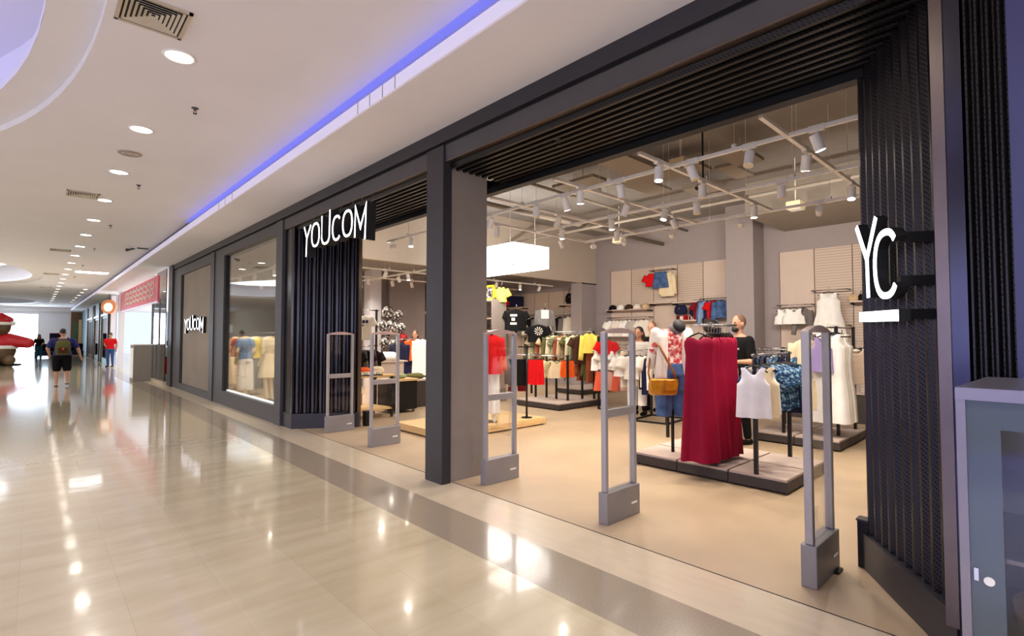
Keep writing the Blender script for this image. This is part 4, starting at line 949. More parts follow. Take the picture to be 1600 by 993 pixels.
# ------------------------------------------------------------------ PEOPLE
def person(loc, rz, label, H=1.72, skin='skin', shirt='blk', pants='navy', short=False, hair='hair', hairstyle='short', width=1.0, lelb=None, relb=None, lwri=None, rwri=None, lkn=None, rkn=None, lan=None, ran=None, sleeve_l=.5, shoe='blk', headturn=0.0, beard=False):
    r = empty('person', loc, rz); s = H / 1.75; r.scale = (s, s, s); w = width
    D = dict(sh=.185 * w, hip=.09 * w)
    J = {'le': lelb or (-.25 * w, -.02, 1.13), 're': relb or (.25 * w, -.02, 1.13), 'lw': lwri or (-.27 * w, .06, .88), 'rw': rwri or (.27 * w, .06, .88),
         'lk': lkn or (-.10 * w, .02, .50), 'rk': rkn or (.10 * w, .02, .50), 'la': lan or (-.10 * w, -.02, .08), 'ra': ran or (.10 * w, -.02, .08)}
    b = MB(); torso(b, 1, 1, w=w)
    b.cap((0, 0, 1.44), (0, .015, 1.55), .056, .052)
    hx, hy = sin(-headturn), cos(-headturn)
    b.ball((0, .015, 1.64), (.075, .092, .115), 18, 12); b.ball((hx * .03, .015 + hy * .03, 1.585), (.055, .06, .06))
    b.cap((hx * .095, .015 + hy * .095, 1.635), (hx * .108, .015 + hy * .108, 1.605), .010, .014)      # nose
    b.ball((hx * .085, .015 + hy * .085, 1.567), (.022, .016, .008)); b.ball((hx * .08, .015 + hy * .08, 1.555), (.02, .016, .008)); b.ball((hx * .07, .015 + hy * .07, 1.535), .022)
    for s_ in (-1, 1): b.ball((s_ * hy * .078, .01 - s_ * hx * .078, 1.62), (.014, .02, .032))
    for a in 'lr':
        s_ = -1 if a == 'l' else 1; e = J[a + 'e']; wr = J[a + 'w']; k = J[a + 'k']; an = J[a + 'a']
        b.cap((s_ * D['sh'], 0, 1.405), e, .052 * w, .042 * w).cap(e, wr, .041 * w, .027)
        from mathutils import Vector
        d = (Vector(wr) - Vector(e)).normalized(); sd = d.cross(Vector((s_, 0, 0))).normalized(); nn = d.cross(sd).normalized(); W_ = Vector(wr)
        b.ball(tuple(W_ + d * .045), .03, 8, 6); b.cap(tuple(W_ + d * .02), tuple(W_ + d * .08), .024, .027)
        for i, (o_, L_) in enumerate(((-.028, .062), (-.009, .072), (.010, .068), (.028, .052))):
            p0 = W_ + d * .085 + sd * o_; p1 = p0 + d * L_ * .55 + nn * s_ * .006; p2 = p1 + d * L_ * .4 + nn * s_ * .018
            b.cap(tuple(p0), tuple(p1), .0095, .009, 6).cap(tuple(p1), tuple(p2), .009, .0075, 6)
        p0 = W_ + d * .04 - sd * .03; p1 = p0 + d * .035 - sd * .022; b.cap(tuple(p0), tuple(p1), .011, .010, 6).cap(tuple(p1), tuple(p1 + d * .028), .010, .008, 6)
        b.cap((s_ * D['hip'], 0, .92), k, .088 * w, .058 * w).cap(k, an, .057 * w, .036)
        b.ball((k[0], (k[1] + an[1]) / 2 - .02, (k[2] * .65 + an[2] * .35)), (.048 * w, .055, .10))
        b.cap((an[0], an[1] - .03, an[2] - .045), (an[0] * 1.08, an[1] + .15, an[2] - .055), .034, .026)
    remesh(b.build('body', skin, r), .0075, 3)
    # shirt
    b = MB(); torso(b, 1, 1.13, 1.44, .9, w)
    for a in 'lr':
        s_ = -1 if a == 'l' else 1; e = J[a + 'e']; wr = J[a + 'w']
        p = (s_ * D['sh'] * .98, 0, 1.40); t = min(1, sleeve_l * 1.0); q = tuple(p[i] + (e[i] - p[i]) * t for i in range(3))
        b.cap(p, q, .068 * w, .062 * w)
        if sleeve_l > 1:
            t = sleeve_l - 1; q = tuple(e[i] + (wr[i] - e[i]) * t for i in range(3)); b.cap(e, q, .058 * w, .042)
    remesh(b.build('shirt', shirt, r), .012)
    b = MB(); torso(b, 1, 1.10, .98, .86, w); b.loft([ring(.165 * w, .118 * w, 1.0), ring(.185 * w, .135 * w, .86)])
    for a in 'lr':
        s_ = -1 if a == 'l' else 1; k = J[a + 'k']; an = J[a + 'a']
        if short: q = tuple((s_ * D['hip'], 0, .92)[i] * .08 + k[i] * .92 for i in range(3)); b.cap((s_ * D['hip'], 0, .90), q, .108 * w, .088 * w)
        else: b.cap((s_ * D['hip'], 0, .90), k, .10 * w, .072 * w).cap(k, (an[0], an[1], an[2] + .03), .07 * w, .052)
    remesh(b.build('shorts' if short else 'trousers', pants, r), .013)
    for a in 'lr':
        an = J[a + 'a']; b = MB(); b.cap((an[0], an[1] - .035, an[2] - .04), (an[0] * 1.08, an[1] + .16, an[2] - .05), .042, .034)
        if short: b = MB().box(an[0] - .045, an[0] + .045, an[1] - .07, an[1] + .2, an[2] - .082, an[2] - .062)
        b.build('shoe', shoe, r, smooth=True)
    # hair
    b = MB()
    if hairstyle == 'short': b.ball((-hx * .012, .015 - hy * .012, 1.672), (.084, .098, .098), 16, 10)
    elif hairstyle == 'crop': b.ball((-hx * .008, .015 - hy * .014, 1.66), (.0785, .093, .103), 16, 10)
    elif hairstyle == 'long':
        b.ball((-hx * .012, .01 - hy * .014, 1.668), (.088, .10, .10), 16, 10)
        b.loft([ring(.085, .06, 1.66, cx=-hx * .05, cy=-hy * .05), ring(.11, .06, 1.50, cx=-hx * .08, cy=-hy * .08, A=.006), ring(.12, .05, 1.32, cx=-hx * .11, cy=-hy * .12, A=.01), ring(.07, .03, 1.2, cx=-hx * .12, cy=-hy * .13)])
    elif hairstyle == 'afro':
        b.ball((-hx * .02, -hy * .02, 1.69), (.125, .13, .115), 16, 10)
    h = b.build('hair', hair, r, smooth=True)
    if hairstyle != 'crop': remesh(h, .012)
    if beard: MB().ball((hx * .055, .015 + hy * .055, 1.555), (.05, .05, .045), 12, 8).build('beard', 'hair', r, smooth=True)
    m = MB()
    for s_ in (-1, 1): m.ball((hx * .084 + s_ * hy * .03, .015 + hy * .084 - s_ * hx * .03, 1.645), (.011, .011, .007), 8, 6)
    m.build('eye', 'gap', r)
    tag(r, label, 'person'); return r
p = person((.66, 20.6, 0), radians(0), 'person walking away in a blue T-shirt and black shorts with a backpack', 1.72, 'skin', mat('royal_blue_cotton', srgb(30, 30, 98), .8), 'blk', True, width=1.22, sleeve_l=.75,
           lelb=(-.34, -.02, 1.16), lwri=(-.30, .14, .98), relb=(.36, -.03, 1.14), rwri=(.44, .02, .88), ran=(.13, -.10, .14), rkn=(.12, .0, .5), shoe='brown')
bp = empty('backpack', (.66, 20.42, 1.02))
b = MB().loft([[(x * sx, y * sy - .06, z) for x, y in [(-.17, -.08), (-.12, -.12), (.12, -.12), (.17, -.08), (.17, .08), (-.17, .08)]] for z, sx, sy in ((-.07, .85, .8), (-.04, 1, 1), (.2, 1, 1), (.32, .9, .85), (.37, .6, .5))]); b.build('pack', 'olive', bp, smooth=True)
MB().loft([[(x, y - .05, z) for x, y in [(-.11, -.15), (.11, -.15), (.11, -.11), (-.11, -.11)]] for z in (-.02, .14)]).build('front_pocket', 'brown', bp)
MB().box(-.02, .02, -.215, -.2, .08, .13).build('badge', 'coral', bp)
for s_ in (-1, 1): MB().tube([(s_ * .11, 0, .34), (s_ * .12, .10, .44), (s_ * .13, .26, .40), (s_ * .14, .28, .2), (s_ * .15, .05, .02)], .018, 6).build('shoulder_strap', 'brown', bp, smooth=True)
tag(bp, 'olive backpack on the back of the walking person in blue', 'backpack')
ph = box(-.035, .035, -.006, .006, -.075, .075).build('mobile_phone', 'gap', loc=(1.105, 20.66, .78), bevel=.004); MB().box(-.03, .03, .006, .007, -.068, .068).build('screen', 'black', ph)
tag(ph, 'dark mobile phone held low by the walking person in blue', 'phone')
person((.28, 43.3, 0), radians(180), 'distant person in a black top and blue jeans with long hair', 1.62, 'skin2', 'blk', 'teal', hairstyle='long', lelb=(-.24, .05, 1.15), lwri=(-.15, .2, 1.05), sleeve_l=.7)
person((2.80, 32.0, 0), radians(150), 'person in a red vest and blue jeans standing by the shop entrance', 1.66, 'skin2', 'red', mat('blue_jeans_cloth', srgb(40, 70, 120), .8), sleeve_l=.6, width=1.1, relb=(.24, .05, 1.15), rwri=(.12, .2, 1.08))
person((8.56, 5.58, 0), radians(100), 'woman with long dark hair and a grey top behind the frame rail', 1.68, 'skin2', 'lgrey', 'blk', hairstyle='long', width=.9, sleeve_l=.6)
person((9.25, 5.72, 0), radians(95), 'man in a dark T-shirt facing the woman with long dark hair', 1.80, 'skin', 'blk', 'navy', hairstyle='crop', hair='hairshort', sleeve_l=.6)
person((7.50, 3.62, 0), radians(-70), 'person with curly dark hair in a black top behind the maroon dresses', 1.70, 'skin2', 'blk', 'navy', hairstyle='afro', width=.9)
p = person((7.32, 3.12, 0), radians(62), 'bald bearded man in a black T-shirt with white lettering on its back', 1.80, 'skin', 'blk', 'blk', hairstyle='crop', hair='hairshort', beard=True, sleeve_l=.75, lelb=(-.24, .0, 1.12), lwri=(-.2, .2, 1.12))
for k in range(3): MB().box(-.11 + .02 * k, .10 - .015 * k, -.152, -.14, 1.30 - .06 * k, 1.325 - .06 * k).build('back_lettering', 'offwhite', p)
person((7.62, 12.05, 0), radians(140), 'woman with long brown hair beside the navy jackets, seen through the left opening', 1.66, 'skin', 'lgrey', 'blk', hairstyle='long', hair=mat('brown_hair', srgb(74, 42, 26), .5))

# ------------------------------------------------------------------ REAR WALL PANELS, SHELVES, GOODS
def wpanel(x, y0, y1, z0, z1, m, label):
    r = box(x - .03, x, y0 + .006, y1 - .006, z0, z1).build('wall_panel', m)
    box(x - .032, x, y1 - .012, y1 + .0, z0 - .3, z1 + .01).build('upright', 'woodd', r)
    return tag(r, label, 'wall panel')
pn = ['rightmost', 'second from the right', 'middle', 'second from the left', 'leftmost']
for k in range(5):
    wpanel(12.3, 5.42 + .705 * k, 5.42 + .705 * (k + 1), 2.36 if k != 0 else 1.2, 3.37, 'slot' if k in (1, 3) else 'ply', '%s beige wall panel in the row of five on the rear wall' % pn[k])
for k in range(5): wpanel(12.298, 5.42 + .705 * k, 5.42 + .705 * (k + 1), .3, 2.34 if k else 1.19, 'ply', 'lower beige wall panel under the row of five, %s' % pn[k])
for k in range(4): wpanel(12.3, 4.32 - .705 * (k + 1), 4.32 - .705 * k, .3, 3.38, 'slot' if k in (1, 2) else 'ply', '%s tall beige wall panel from the pier on the right rear wall' % ORD[k])
for k in range(5): wpanel(12.3, 10.1 + .65 * k, 10.1 + .65 * (k + 1), .4, 2.93, 'slot', '%s slotted wall panel from the pillar in the lower zone' % ORD[k])
def wrail(x, y0, y1, z, label, shelf=False):
    if shelf:
        r = box(x - .34, x - .03, y0, y1, z, z + .03).build('wall_shelf', 'ply'); MB().box(x - .3, x - .03, y0, y0 + .02, z - .04, z).box(x - .3, x - .03, y1 - .02, y1, z - .04, z).build('bracket', 'black', r)
        return tag(r, label, 'shelf')
    r = MB().tube([(x - .26, y0, z), (x - .26, y1, z)], .012, 8).build('wall_rail', 'chrome', smooth=True)
    for y in (y0, y1): MB().bar((x - .27, y, z), (x - .03, y, z), .02).build('bracket', 'black', r)
    return tag(r, label, 'clothes rail')
wrail(12.3, 3.62, 4.3, 2.18, 'chrome wall rail carrying the cropped white tops')
wrail(12.3, 2.95, 3.60, 2.46, 'chrome wall rail carrying the white summer dress')
wrail(12.3, 2.2, 2.90, 2.18, 'wall shelf with small bags at the right of the rear wall', True)
wrail(12.3, 6.13, 6.83, 2.34, 'wall shelf above the purple bags', True)
wrail(12.3, 5.45, 6.1, 2.42, 'chrome wall rail carrying the blue and red clothes')
wrail(12.3, 6.85, 7.5, 3.25, 'high chrome wall rail carrying the red and denim shorts')
wrail(12.3, 6.85, 7.5, 2.36, 'wall shelf under the high hanging shorts', True)
wrail(12.3, 7.55, 8.9, 2.22, 'wall shelf carrying the rows of hats', True)
wrail(12.3, 6.15, 6.8, 1.88, 'wall shelf with small red and white boxes', True)
wrail(12.3, 10.1, 12.7, 2.2, 'long chrome wall rail in the lower zone', False)
AZW = radians(-90)
for i, (y, z) in enumerate(((4.12, 2.20), (3.92, 2.20))): garment('tank', 'ivory', (12.0 - .1 * i, y, z), AZW + .3, ('white', 'ivory')[i] + ' cropped top high on the rear wall right of the pier', 'top', w=.44, l=.34, th=.06)
garment('coat', 'grey', (12.04, 3.78, 2.2), AZW + .6, 'grey jacket beside the cropped white tops on the rear wall', 'jacket', w=.34, l=.36)
garment('dress', 'ivory', (11.95, 3.27, 2.50), AZW + .1, 'white summer dress facing out high on the rear wall', 'dress', w=.46, l=.86, th=.08, A=.02)
row(['skirt', 'tank'], [('grey', 'grey'), ('navy', 'navy'), ('olive', 'olive')], (12.04, 3.55, 1.72), (12.04, 2.98, 1.72), 5, 0, 'under the white summer dress', 'left', w=.36, l=.4)
wrail(12.3, 2.95, 3.60, 1.72, 'low chrome wall rail under the white summer dress')
garment('tee', 'red', (12.0, 7.44, 3.26), AZW + .3, 'small red top on the high rear wall rail', 'top', w=.30, l=.34, th=.04)
garment('shorts', 'denim', (11.98, 7.15, 3.28), AZW, 'denim shorts hanging on the high rear wall rail', 'shorts', w=.42, l=.42, th=.05)
garment('shirt', 'cream', (12.04, 6.98, 3.26), AZW, 'cream shirt behind the denim shorts on the high rail', 'shirt', w=.40, l=.62, th=.04)
row(['tee', 'shorts', 'shirt', 'tank'], [('dred', 'dark red'), ('denim', 'denim'), ('lblue', 'pale blue'), ('navy', 'navy'), ('red', 'red')], (12.0, 6.1, 2.46), (12.0, 5.5, 2.46), 7, AZW + .5, 'on the rear wall left of the pier', 'left', w=.36, l=.42)
def handbag(x, y, z, m, label, s=1.0):
    r = MB().loft([ring(.10 * s, .045 * s, 0, 16), ring(.14 * s, .06 * s, .05 * s, 16), ring(.13 * s, .055 * s, .14 * s, 16), ring(.09 * s, .02 * s, .19 * s, 16)]).build('handbag', m, smooth=True, loc=(x, y, z), rotz=AZW)
    MB().tube([(-.08 * s, 0, .17 * s), (-.05 * s, 0, .27 * s), (.05 * s, 0, .27 * s), (.08 * s, 0, .17 * s)], .006, 6).build('handle', m, r, smooth=True); MB().ball((0, -.06 * s, .12 * s), .014 * s).build('clasp', 'chrome', r)
    return tag(r, label, 'handbag')
handbag(12.05, 6.62, 2.05, 'navy', 'purple-navy handbag hanging on the left below the rear shelf', 1.3); handbag(12.05, 6.18, 2.0, 'navy', 'round navy handbag nearest the blue clothes on the rear wall', 1.5)
for i in range(4): handbag(12.08, 2.35 + .17 * i, 2.21, ['brown', 'grey', 'blk', 'sand'][i], '%s small handbag on the right rear wall shelf' % ['brown', 'grey', 'black', 'sand-coloured'][i], .7)
for i in range(6):
    b_ = box(-.05, .05, -.04, .04, 0, .10 + .02 * (i % 2)).build('gift_box', ['red', 'offwhite', 'dred'][i % 3], loc=(12.12, 6.22 + .1 * i, 1.91)); MB().box(-.052, .052, -.008, .008, 0, .102).build('band', 'blk' if i % 2 else 'offwhite', b_)
    tag(b_, '%s small box from the right on the shelf below the purple bags' % ORD[i], 'box')
def cap_hat(x, y, z, rz, m, label, s=1.0):
    r = MB().lathe([(.095 * s, 0), (.1 * s, .02 * s), (.095 * s, .06 * s), (.07 * s, .10 * s), (.03 * s, .12 * s), (.0001, .122 * s)], n=20).build('cap', m, smooth=True, loc=(x, y, z), rotz=rz)
    v = []; n = 10
    for z_ in (0, .008):
        v += [(.095 * s * cos(pi + pi * k / n), .095 * s * sin(pi + pi * k / n), z_) for k in range(n + 1)] + [(.09 * s * cos(2 * pi - pi * k / n), .17 * s * sin(2 * pi - pi * k / n), z_ - .01) for k in range(n + 1)]
    q = 2 * n + 2; MB().add(v, [tuple(range(q)), tuple(range(q, 2 * q))[::-1]] + [(i, (i + 1) % q, q + (i + 1) % q, q + i) for i in range(q)]).build('visor', m, r); MB().ball((0, 0, .122 * s), .008).build('button', m, r)
    return tag(r, label, 'cap')
for i in range(5): cap_hat(12.1, 8.75 - .27 * i, 2.25, AZW, ['blk', 'ivory', 'brown', 'offwhite', 'sand'][i], '%s cap on the hat shelf of the rear wall' % ['black', 'ivory', 'brown', 'off-white', 'sand'][i], 1.15)
# white tees under the hats
wrail(12.3, 7.55, 8.9, 2.02, 'chrome wall rail carrying the white T-shirts under the hats')
for i in range(5): garment('tee', ['ivory', 'offwhite', 'ivory', 'lgrey', 'offwhite'][i], (11.98, 8.7 - .26 * i, 2.04), AZW + .3, 'white T-shirt under the hat shelf, %s from the left' % ORD[i], 'T-shirt', 'white T-shirts under the hats', w=.40, l=.45, th=.05)
# yellow display shelf tower at the left, next to the column
sh = empty('shelf_tower', (7.9, 9.2, 0))
for y in (-.28, .28): MB().box(-.22, .22, y - .012, y + .012, 0, 2.36).build('side_panel', 'colgrey', sh)
for z in (.4, .9, 1.35, 1.62, 1.9, 2.32): MB().box(-.22, .22, -.27, .27, z, z + .025).build('shelf', 'ply', sh)
tag(sh, 'narrow shelf tower with sunglasses beside the light box', 'shelf')
yf = MB().bar((0, .2, .0), (0, .2, .30), .04).bar((0, -.12, .0), (0, -.12, .30), .04).bar((0, .22, .0), (0, -.14, .0), .04).bar((0, .22, .3), (0, -.14, .3), .04).build('picture_frame', 'brightyellow', loc=(7.80, 9.10, 2.37)); MB().box(.01, .014, -.10, .18, .03, .28).build('picture', 'shine', yf)
tag(yf, 'bright yellow picture frame on top of the shelf tower', 'picture frame')
garment('tee', 'yellow', (7.98, 8.92, 2.74), radians(-50), 'pale yellow top hanging beside the yellow frame', 'top', w=.26, l=.34, th=.05)
for k in range(3):
    for j in range(4):
        g_ = MB().tube([(.03 * cos(2 * pi * q / 12), 0, .03 * sin(2 * pi * q / 12)) for q in range(12)], .007, 5, True).tube([(.075 + .03 * cos(2 * pi * q / 12), 0, .03 * sin(2 * pi * q / 12)) for q in range(12)], .007, 5, True).build('sunglasses', 'blk', loc=(7.64, 9.42 - .13 * j, 1.95 - .27 * k + .06 + .0), rotz=AZW)
        MB().tube([(-.03, 0, 0), (-.03, .12, 0)], .004, 4).tube([(.105, 0, 0), (.105, .12, 0)], .004, 4).build('temple', 'brown', g_)
        tag(g_, 'dark sunglasses, %s from the left on the %s row of the shelf tower' % (ORD[j], ('top', 'middle', 'bottom')[k]), 'sunglasses', 'sunglasses on the shelf tower')
# goods along the lower zone back wall
row(['tee', 'shirt', 'coat'], [('blk', 'black'), ('grey', 'grey'), ('offwhite', 'off-white')], (12.04, 12.6, 2.2), (12.04, 10.2, 2.2), 12, AZW + .35, 'on the long wall rail of the lower zone', 'left', w=.42, l=.55)
cb = box(-.3, .3, -.25, .25, 0, .35).build('storage_box', 'navy', loc=(11.9, 12.75, 2.5)); MB().box(-.301, -.295, -.18, .12, .03, .16).build('label_patch', 'red', cb); wrail(12.3, 12.35, 13.3, 2.46, 'high wall shelf under the dark storage box', True); wrail(12.3, 10.1, 10.7, 2.46, 'high wall shelf under the black bag beside the pillar', True); tag(cb, 'dark storage box with a red patch high in the lower zone', 'box')
handbag(12.05, 10.25, 2.5, 'blk', 'black bag high on the wall beside the pillar', 1.7)
# dark cabinet with folded clothes by the right ribbed panel
cbn = box(10.4, 12.26, 2.0, 3.55, .0, .50).build('low_cabinet', 'dais', bevel=.004); MB().box(10.38, 12.26, 1.98, 3.57, .5, .52).build('top_panel', 'daistop', cbn); MB().box(10.39, 10.4, 2.76, 2.775, .02, .49).build('door_gap', 'gap', cbn)
tag(cbn, 'low dark cabinet with folded clothes at the right of the store', 'cabinet')
for k, (y, m_, cn) in enumerate(((2.30, 'lgrey', 'light grey'), (2.75, 'stripev', 'beige striped'), (3.2, 'sand', 'sand'))):
    for j in range(4):
        f_ = MB().loft([ring(.15, .13, 0, 16), ring(.16, .14, .015, 16), ring(.16, .14, .035, 16), ring(.15, .13, .045, 16)]).build('folded_garment', m_, smooth=True, loc=(10.62, y, .52 + .046 * j), rotz=.05 * j)
        tag(f_, '%s folded garment, %s from the bottom of its stack on the low cabinet' % (cn, ORD[j]), 'folded clothes', 'folded clothes on the low cabinet')

# ------------------------------------------------------------------ LEFT OPENING: TABLE, BALLOONS, JACKETS
tb = box(-.42, .42, -.36, .36, .76, .79).build('display_table', 'wood', loc=(4.55, 8.86, 0), rotz=.1)
for sx in (-.36, .36):
    for sy in (-.3, .3): MB().box(sx - .02, sx + .02, sy - .02, sy + .02, 0, .76).build('leg', 'black', tb)
MB().box(-.38, .38, -.32, .32, .15, .18).build('lower_shelf', 'wood', tb)
tag(tb, 'small wooden display table behind the ribbed panel at the left opening', 'table')
bn = box(-.3, .3, -.25, .25, .06, .62).build('display_bin', 'black', loc=(5.35, 9.1, 0)); MB().box(-.32, .32, -.27, .27, .62, .66).build('top_panel', 'wood', bn)
for sx in (-.25, .25): MB().lathe([(.03, 0), (.03, .06)], (sx, -.2, 0), 10).build('castor', 'steel', bn)
tag(bn, 'dark wheeled display bin beside the small wooden table', 'bin')
bk = box(-.45, .45, -.4, .4, 0, .55).build('display_block', 'dais', loc=(6.0, 9.75, 0)); MB().box(-.46, .46, -.41, .41, .55, .58).build('top_panel', 'daistop', bk)
tag(bk, 'dark square display block in front of the balloons', 'block')
pe = box(-.32, .32, -.3, .3, .0, .92).build('display_cube', 'ply', loc=(5.9, 10.6, 0)); MB().box(-.4, .4, -.34, .34, .92, .95).build('top_panel', 'ply', pe); tag(pe, 'pale display cube with white folded clothes before the balloons', 'block')
def heap(x, y, z, m, label, a=.2, h=.09):
    o = remesh(MB().ball((0, 0, h * .4), (a, a * .8, h), 14, 8).ball((a * .4, .03, h * .8), (a * .6, a * .5, h * .6), 12, 6).ball((-a * .4, -.02, h * .7), (a * .5, a * .6, h * .5), 12, 6).build('folded_garment', m, loc=(x, y, z), smooth=True), .02)
    return tag(o, label, 'folded clothes')
heap(4.40, 8.78, .81, 'orange', 'orange folded garment on the small wooden table'); heap(4.75, 8.86, .81, 'cream', 'cream folded garment on the small wooden table', .17)
heap(5.35, 9.1, .68, 'sage', 'green folded garment on the wheeled bin', .2, .06); heap(5.9, 10.6, .98, 'ivory', 'white folded garment heaped on the pale cube', .34, .12); heap(6.1, 9.7, .60, 'olive', 'olive folded garment on the dark square block', .26, .07)
for i in range(4):
    s_ = MB().cap((0, -.08, .035), (0, .10, .03), .038, .032).build('shoe', 'offwhite', smooth=True, loc=(4.28 + .12 * i, 8.62, .79), rotz=.2); MB().box(-.042, .042, -.12, .14, 0, .014).build('sole', 'blk', s_)
    tag(s_, 'white shoe, %s from the left on the front edge of the wooden table' % ORD[i], 'shoe')
garment('tee', 'offwhite', (4.98, 9.85, 2.04), radians(-50), 'white printed T-shirt facing out on the post by the left opening', 'T-shirt', w=.44, l=.52, th=.06)
o = [x for x in COL.objects if x.get('label', '').startswith('white printed T-shirt')][0]
patch(o, 'print', [rect(-.12, -.07, -.27, -.21), rect(-.05, .0, -.27, -.21), rect(.02, .07, -.27, -.21), rect(.09, .14, -.27, -.21), rect(-.04, .05, -.33, -.31)], 'navy', -.085)
rail('clothes_rail', [(4.98, 9.95), (5.35, 9.98)], [(4.75, 9.93, 5.4, 9.98, 2.05), (4.75, 9.93, 5.4, 9.98, 1.3)], 'tall black rail behind the small wooden table', 2.07, z0=0)
row(['tee', 'shorts'], [('blk', 'black'), ('grey', 'grey')], (4.8, 9.93, 1.3), (5.35, 9.98, 1.3), 5, radians(-60), 'low on the tall rail by the left opening', 'left', w=.38, l=.4)
random.seed(11)
bl = [(606, 488, .24), (622, 492, .2), (598, 508, .22), (612, 510, .25), (626, 512, .2), (600, 535, .2), (616, 537, .22), (630, 528, .18), (606, 558, .16), (620, 560, .2), (632, 575, .14), (612, 580, .14), (626, 545, .12), (604, 522, .14)]
for i, (px, py, r_) in enumerate(bl):
    red = i in (7, 8, 10, 12); c = atw(px, py, 14.6)
    o = MB().ball((0, 0, 0), (r_ * .72, r_ * .72, r_ * .78), 18, 12).build('balloon', 'redshine' if red else 'shine', smooth=True, loc=c); MB().lathe([(.002, 0), (.02, -.025), (.0001, -.026)], (0, 0, -r_ * .77), 8).build('knot', 'blk', o)
    z_ = -c[2] + .02 if i in (10, 11) else None
    MB().tube([(0, 0, -r_ * .78), (0, 0, -c[2] + .01)], .003, 4).build('string', 'blk', o)
    tag(o, '%s balloon in the cluster on the feature wall, %s from the top' % ('shiny red' if red else 'silver and black patterned', ORD[i]), 'balloon', 'balloons in the cluster')
rail('clothes_rail', [(7.25, 12.0), (8.3, 11.75)], [(7.0, 12.05, 8.5, 11.7, 1.42)], 'black rail carrying the navy jackets beyond the left opening', 1.44)
row(['coat'], [('navy', 'navy')], (7.05, 12.04, 1.42), (7.32, 11.98, 1.42), 3, radians(-40), 'on the rail beyond the left opening', 'left', w=.44, l=.95, th=.05)
garment('tee', 'orange', (7.42, 11.84, 1.5), radians(-40), 'orange T-shirt right of the navy jackets', 'T-shirt', w=.4, l=.55); garment('coat', 'ivory', (7.56, 11.68, 1.52), radians(-40), 'white long shirt right of the orange T-shirt', 'shirt', w=.42, l=.95, th=.06)
garment('pants', 'dred', (7.48, 11.92, 1.05), radians(-40), 'dark red trousers below the orange T-shirt', 'trousers', w=.32, l=.7)
ps = box(-.01, .01, -.3, .3, -.25, .25).build('wall_poster', 'blk', loc=(11.2, 14.6, 1.95), rotz=.3); MB().box(-.013, -.01, -.2, .2, -.15, .15).build('print', 'shine', ps); tag(ps, 'dark patterned poster beside the feature wall', 'poster')

# ------------------------------------------------------------------ LEFT SHOP WINDOW DISPLAY
def ground(px, w): return (atw(px, 500, w)[0], atw(px, 500, w)[1], 0)
mannequin(ground(352, 13.6), radians(-120), 'headless mannequin in a long sand dress leftmost in the shop window', 'cream', 'sand', None, 'dress', bl=.25)
mannequin(ground(368, 14.6), radians(-150), 'headless mannequin in a rust top and cream trousers in the shop window', 'cream', 'rust', 'cream')
mannequin(ground(384, 13.0), radians(-160), 'headless mannequin in a pale blue top and white trousers in the shop window', 'cream', 'lblue', 'ivory')
mannequin(ground(400, 13.4), radians(-130), 'headless mannequin in a yellow top and grey trousers in the shop window', 'cream', 'yellow', 'grey')
mannequin(ground(420, 12.0), radians(-140), 'headless mannequin in a cream dress rightmost in the shop window', 'cream', 'cream', None, 'dress', bl=.55)
track((3.85, 9.8, 3.03), (3.85, 17.6, 3.03), 'added white lighting track close behind the shop window glass')  # track and its spots are added to brighten the window display
spots_on('y', 3.85, (10.6, 11.8, 13.2, 14.4, 15.6, 16.8), 'from the right on the added track close behind the shop window', z=3.03, on=.5, boost=3.0)
ws = MB().box(3.5, 4.6, 17.9, 17.95, 1.62, 1.86).build('hanging_banner', mat('pale_blue_banner', srgb(190, 216, 236), .6)); MB().tube([(3.6, 17.92, 1.86), (3.6, 17.92, 3.45)], .004, 4).tube([(4.5, 17.92, 1.86), (4.5, 17.92, 3.45)], .004, 4).build('wire', 'steel', ws)
tag(ws, 'pale blue banner hanging at the back of the shop window', 'banner')
hb = box(-.4, .4, -.25, .25, 0, .35).build('display_block', 'ply', loc=(4.4, 9.75, 0)); MB().box(-.41, .41, -.26, .26, .35, .37).build('top_panel', 'wood', hb); tag(hb, 'low pale display block at the right of the shop window', 'block')
rail('clothes_rail', [(4.75, 14.2), (4.75, 17.2)], [(4.75, 14.1, 4.75, 17.3, 1.6)], 'long clothes rail visible through the shop window', 1.62, z0=0)
row(['dress', 'shirt', 'tee', 'coat'], [('cream', 'cream'), ('offwhite', 'off-white'), ('sand', 'sand'), ('lblue', 'pale blue'), ('yellow', 'yellow'), ('grey', 'grey')], (4.75, 14.2, 1.6), (4.75, 17.2, 1.6), 12, radians(-20), 'on the long rail behind the shop window', 'right', w=.42, l=.8)

# ------------------------------------------------------------------ NEIGHBOUR SHOPS, FAR END
ng = struct(MB().box(2.98, 3.0, 18.9, 21.2, .05, 3.6).build('window_3', 'glass2'))
MB().bar((2.97, 21.2, 0), (2.97, 21.2, 2.7), .05).bar((2.97, 19.9, 0), (2.97, 19.9, 2.7), .03).build('mullion', 'steel', ng)
MB().box(2.94, 3.04, 18.9, 21.2, 0, .1).build('sill', 'border', ng)
bd_ = box(2.95, 3.02, 20.2, 31, 2.62, 3.5).build('shop_sign_band', mat('pink_film', srgb(224, 100, 118), .4))
m = MB(); random.seed(21)
for k in range(3):
    MB().tube([(2.935, 20.8 + .12 * q, 2.9 + .2 * k + .07 * sin(q * 1.7 + k) + .04 * sin(q * .8)) for q in range(62)], .016, 5).build('script_line', 'white', bd_)
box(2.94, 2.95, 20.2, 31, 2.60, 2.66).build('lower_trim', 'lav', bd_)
tag(bd_, 'pink translucent sign band over the neighbour shop entrance', 'sign')
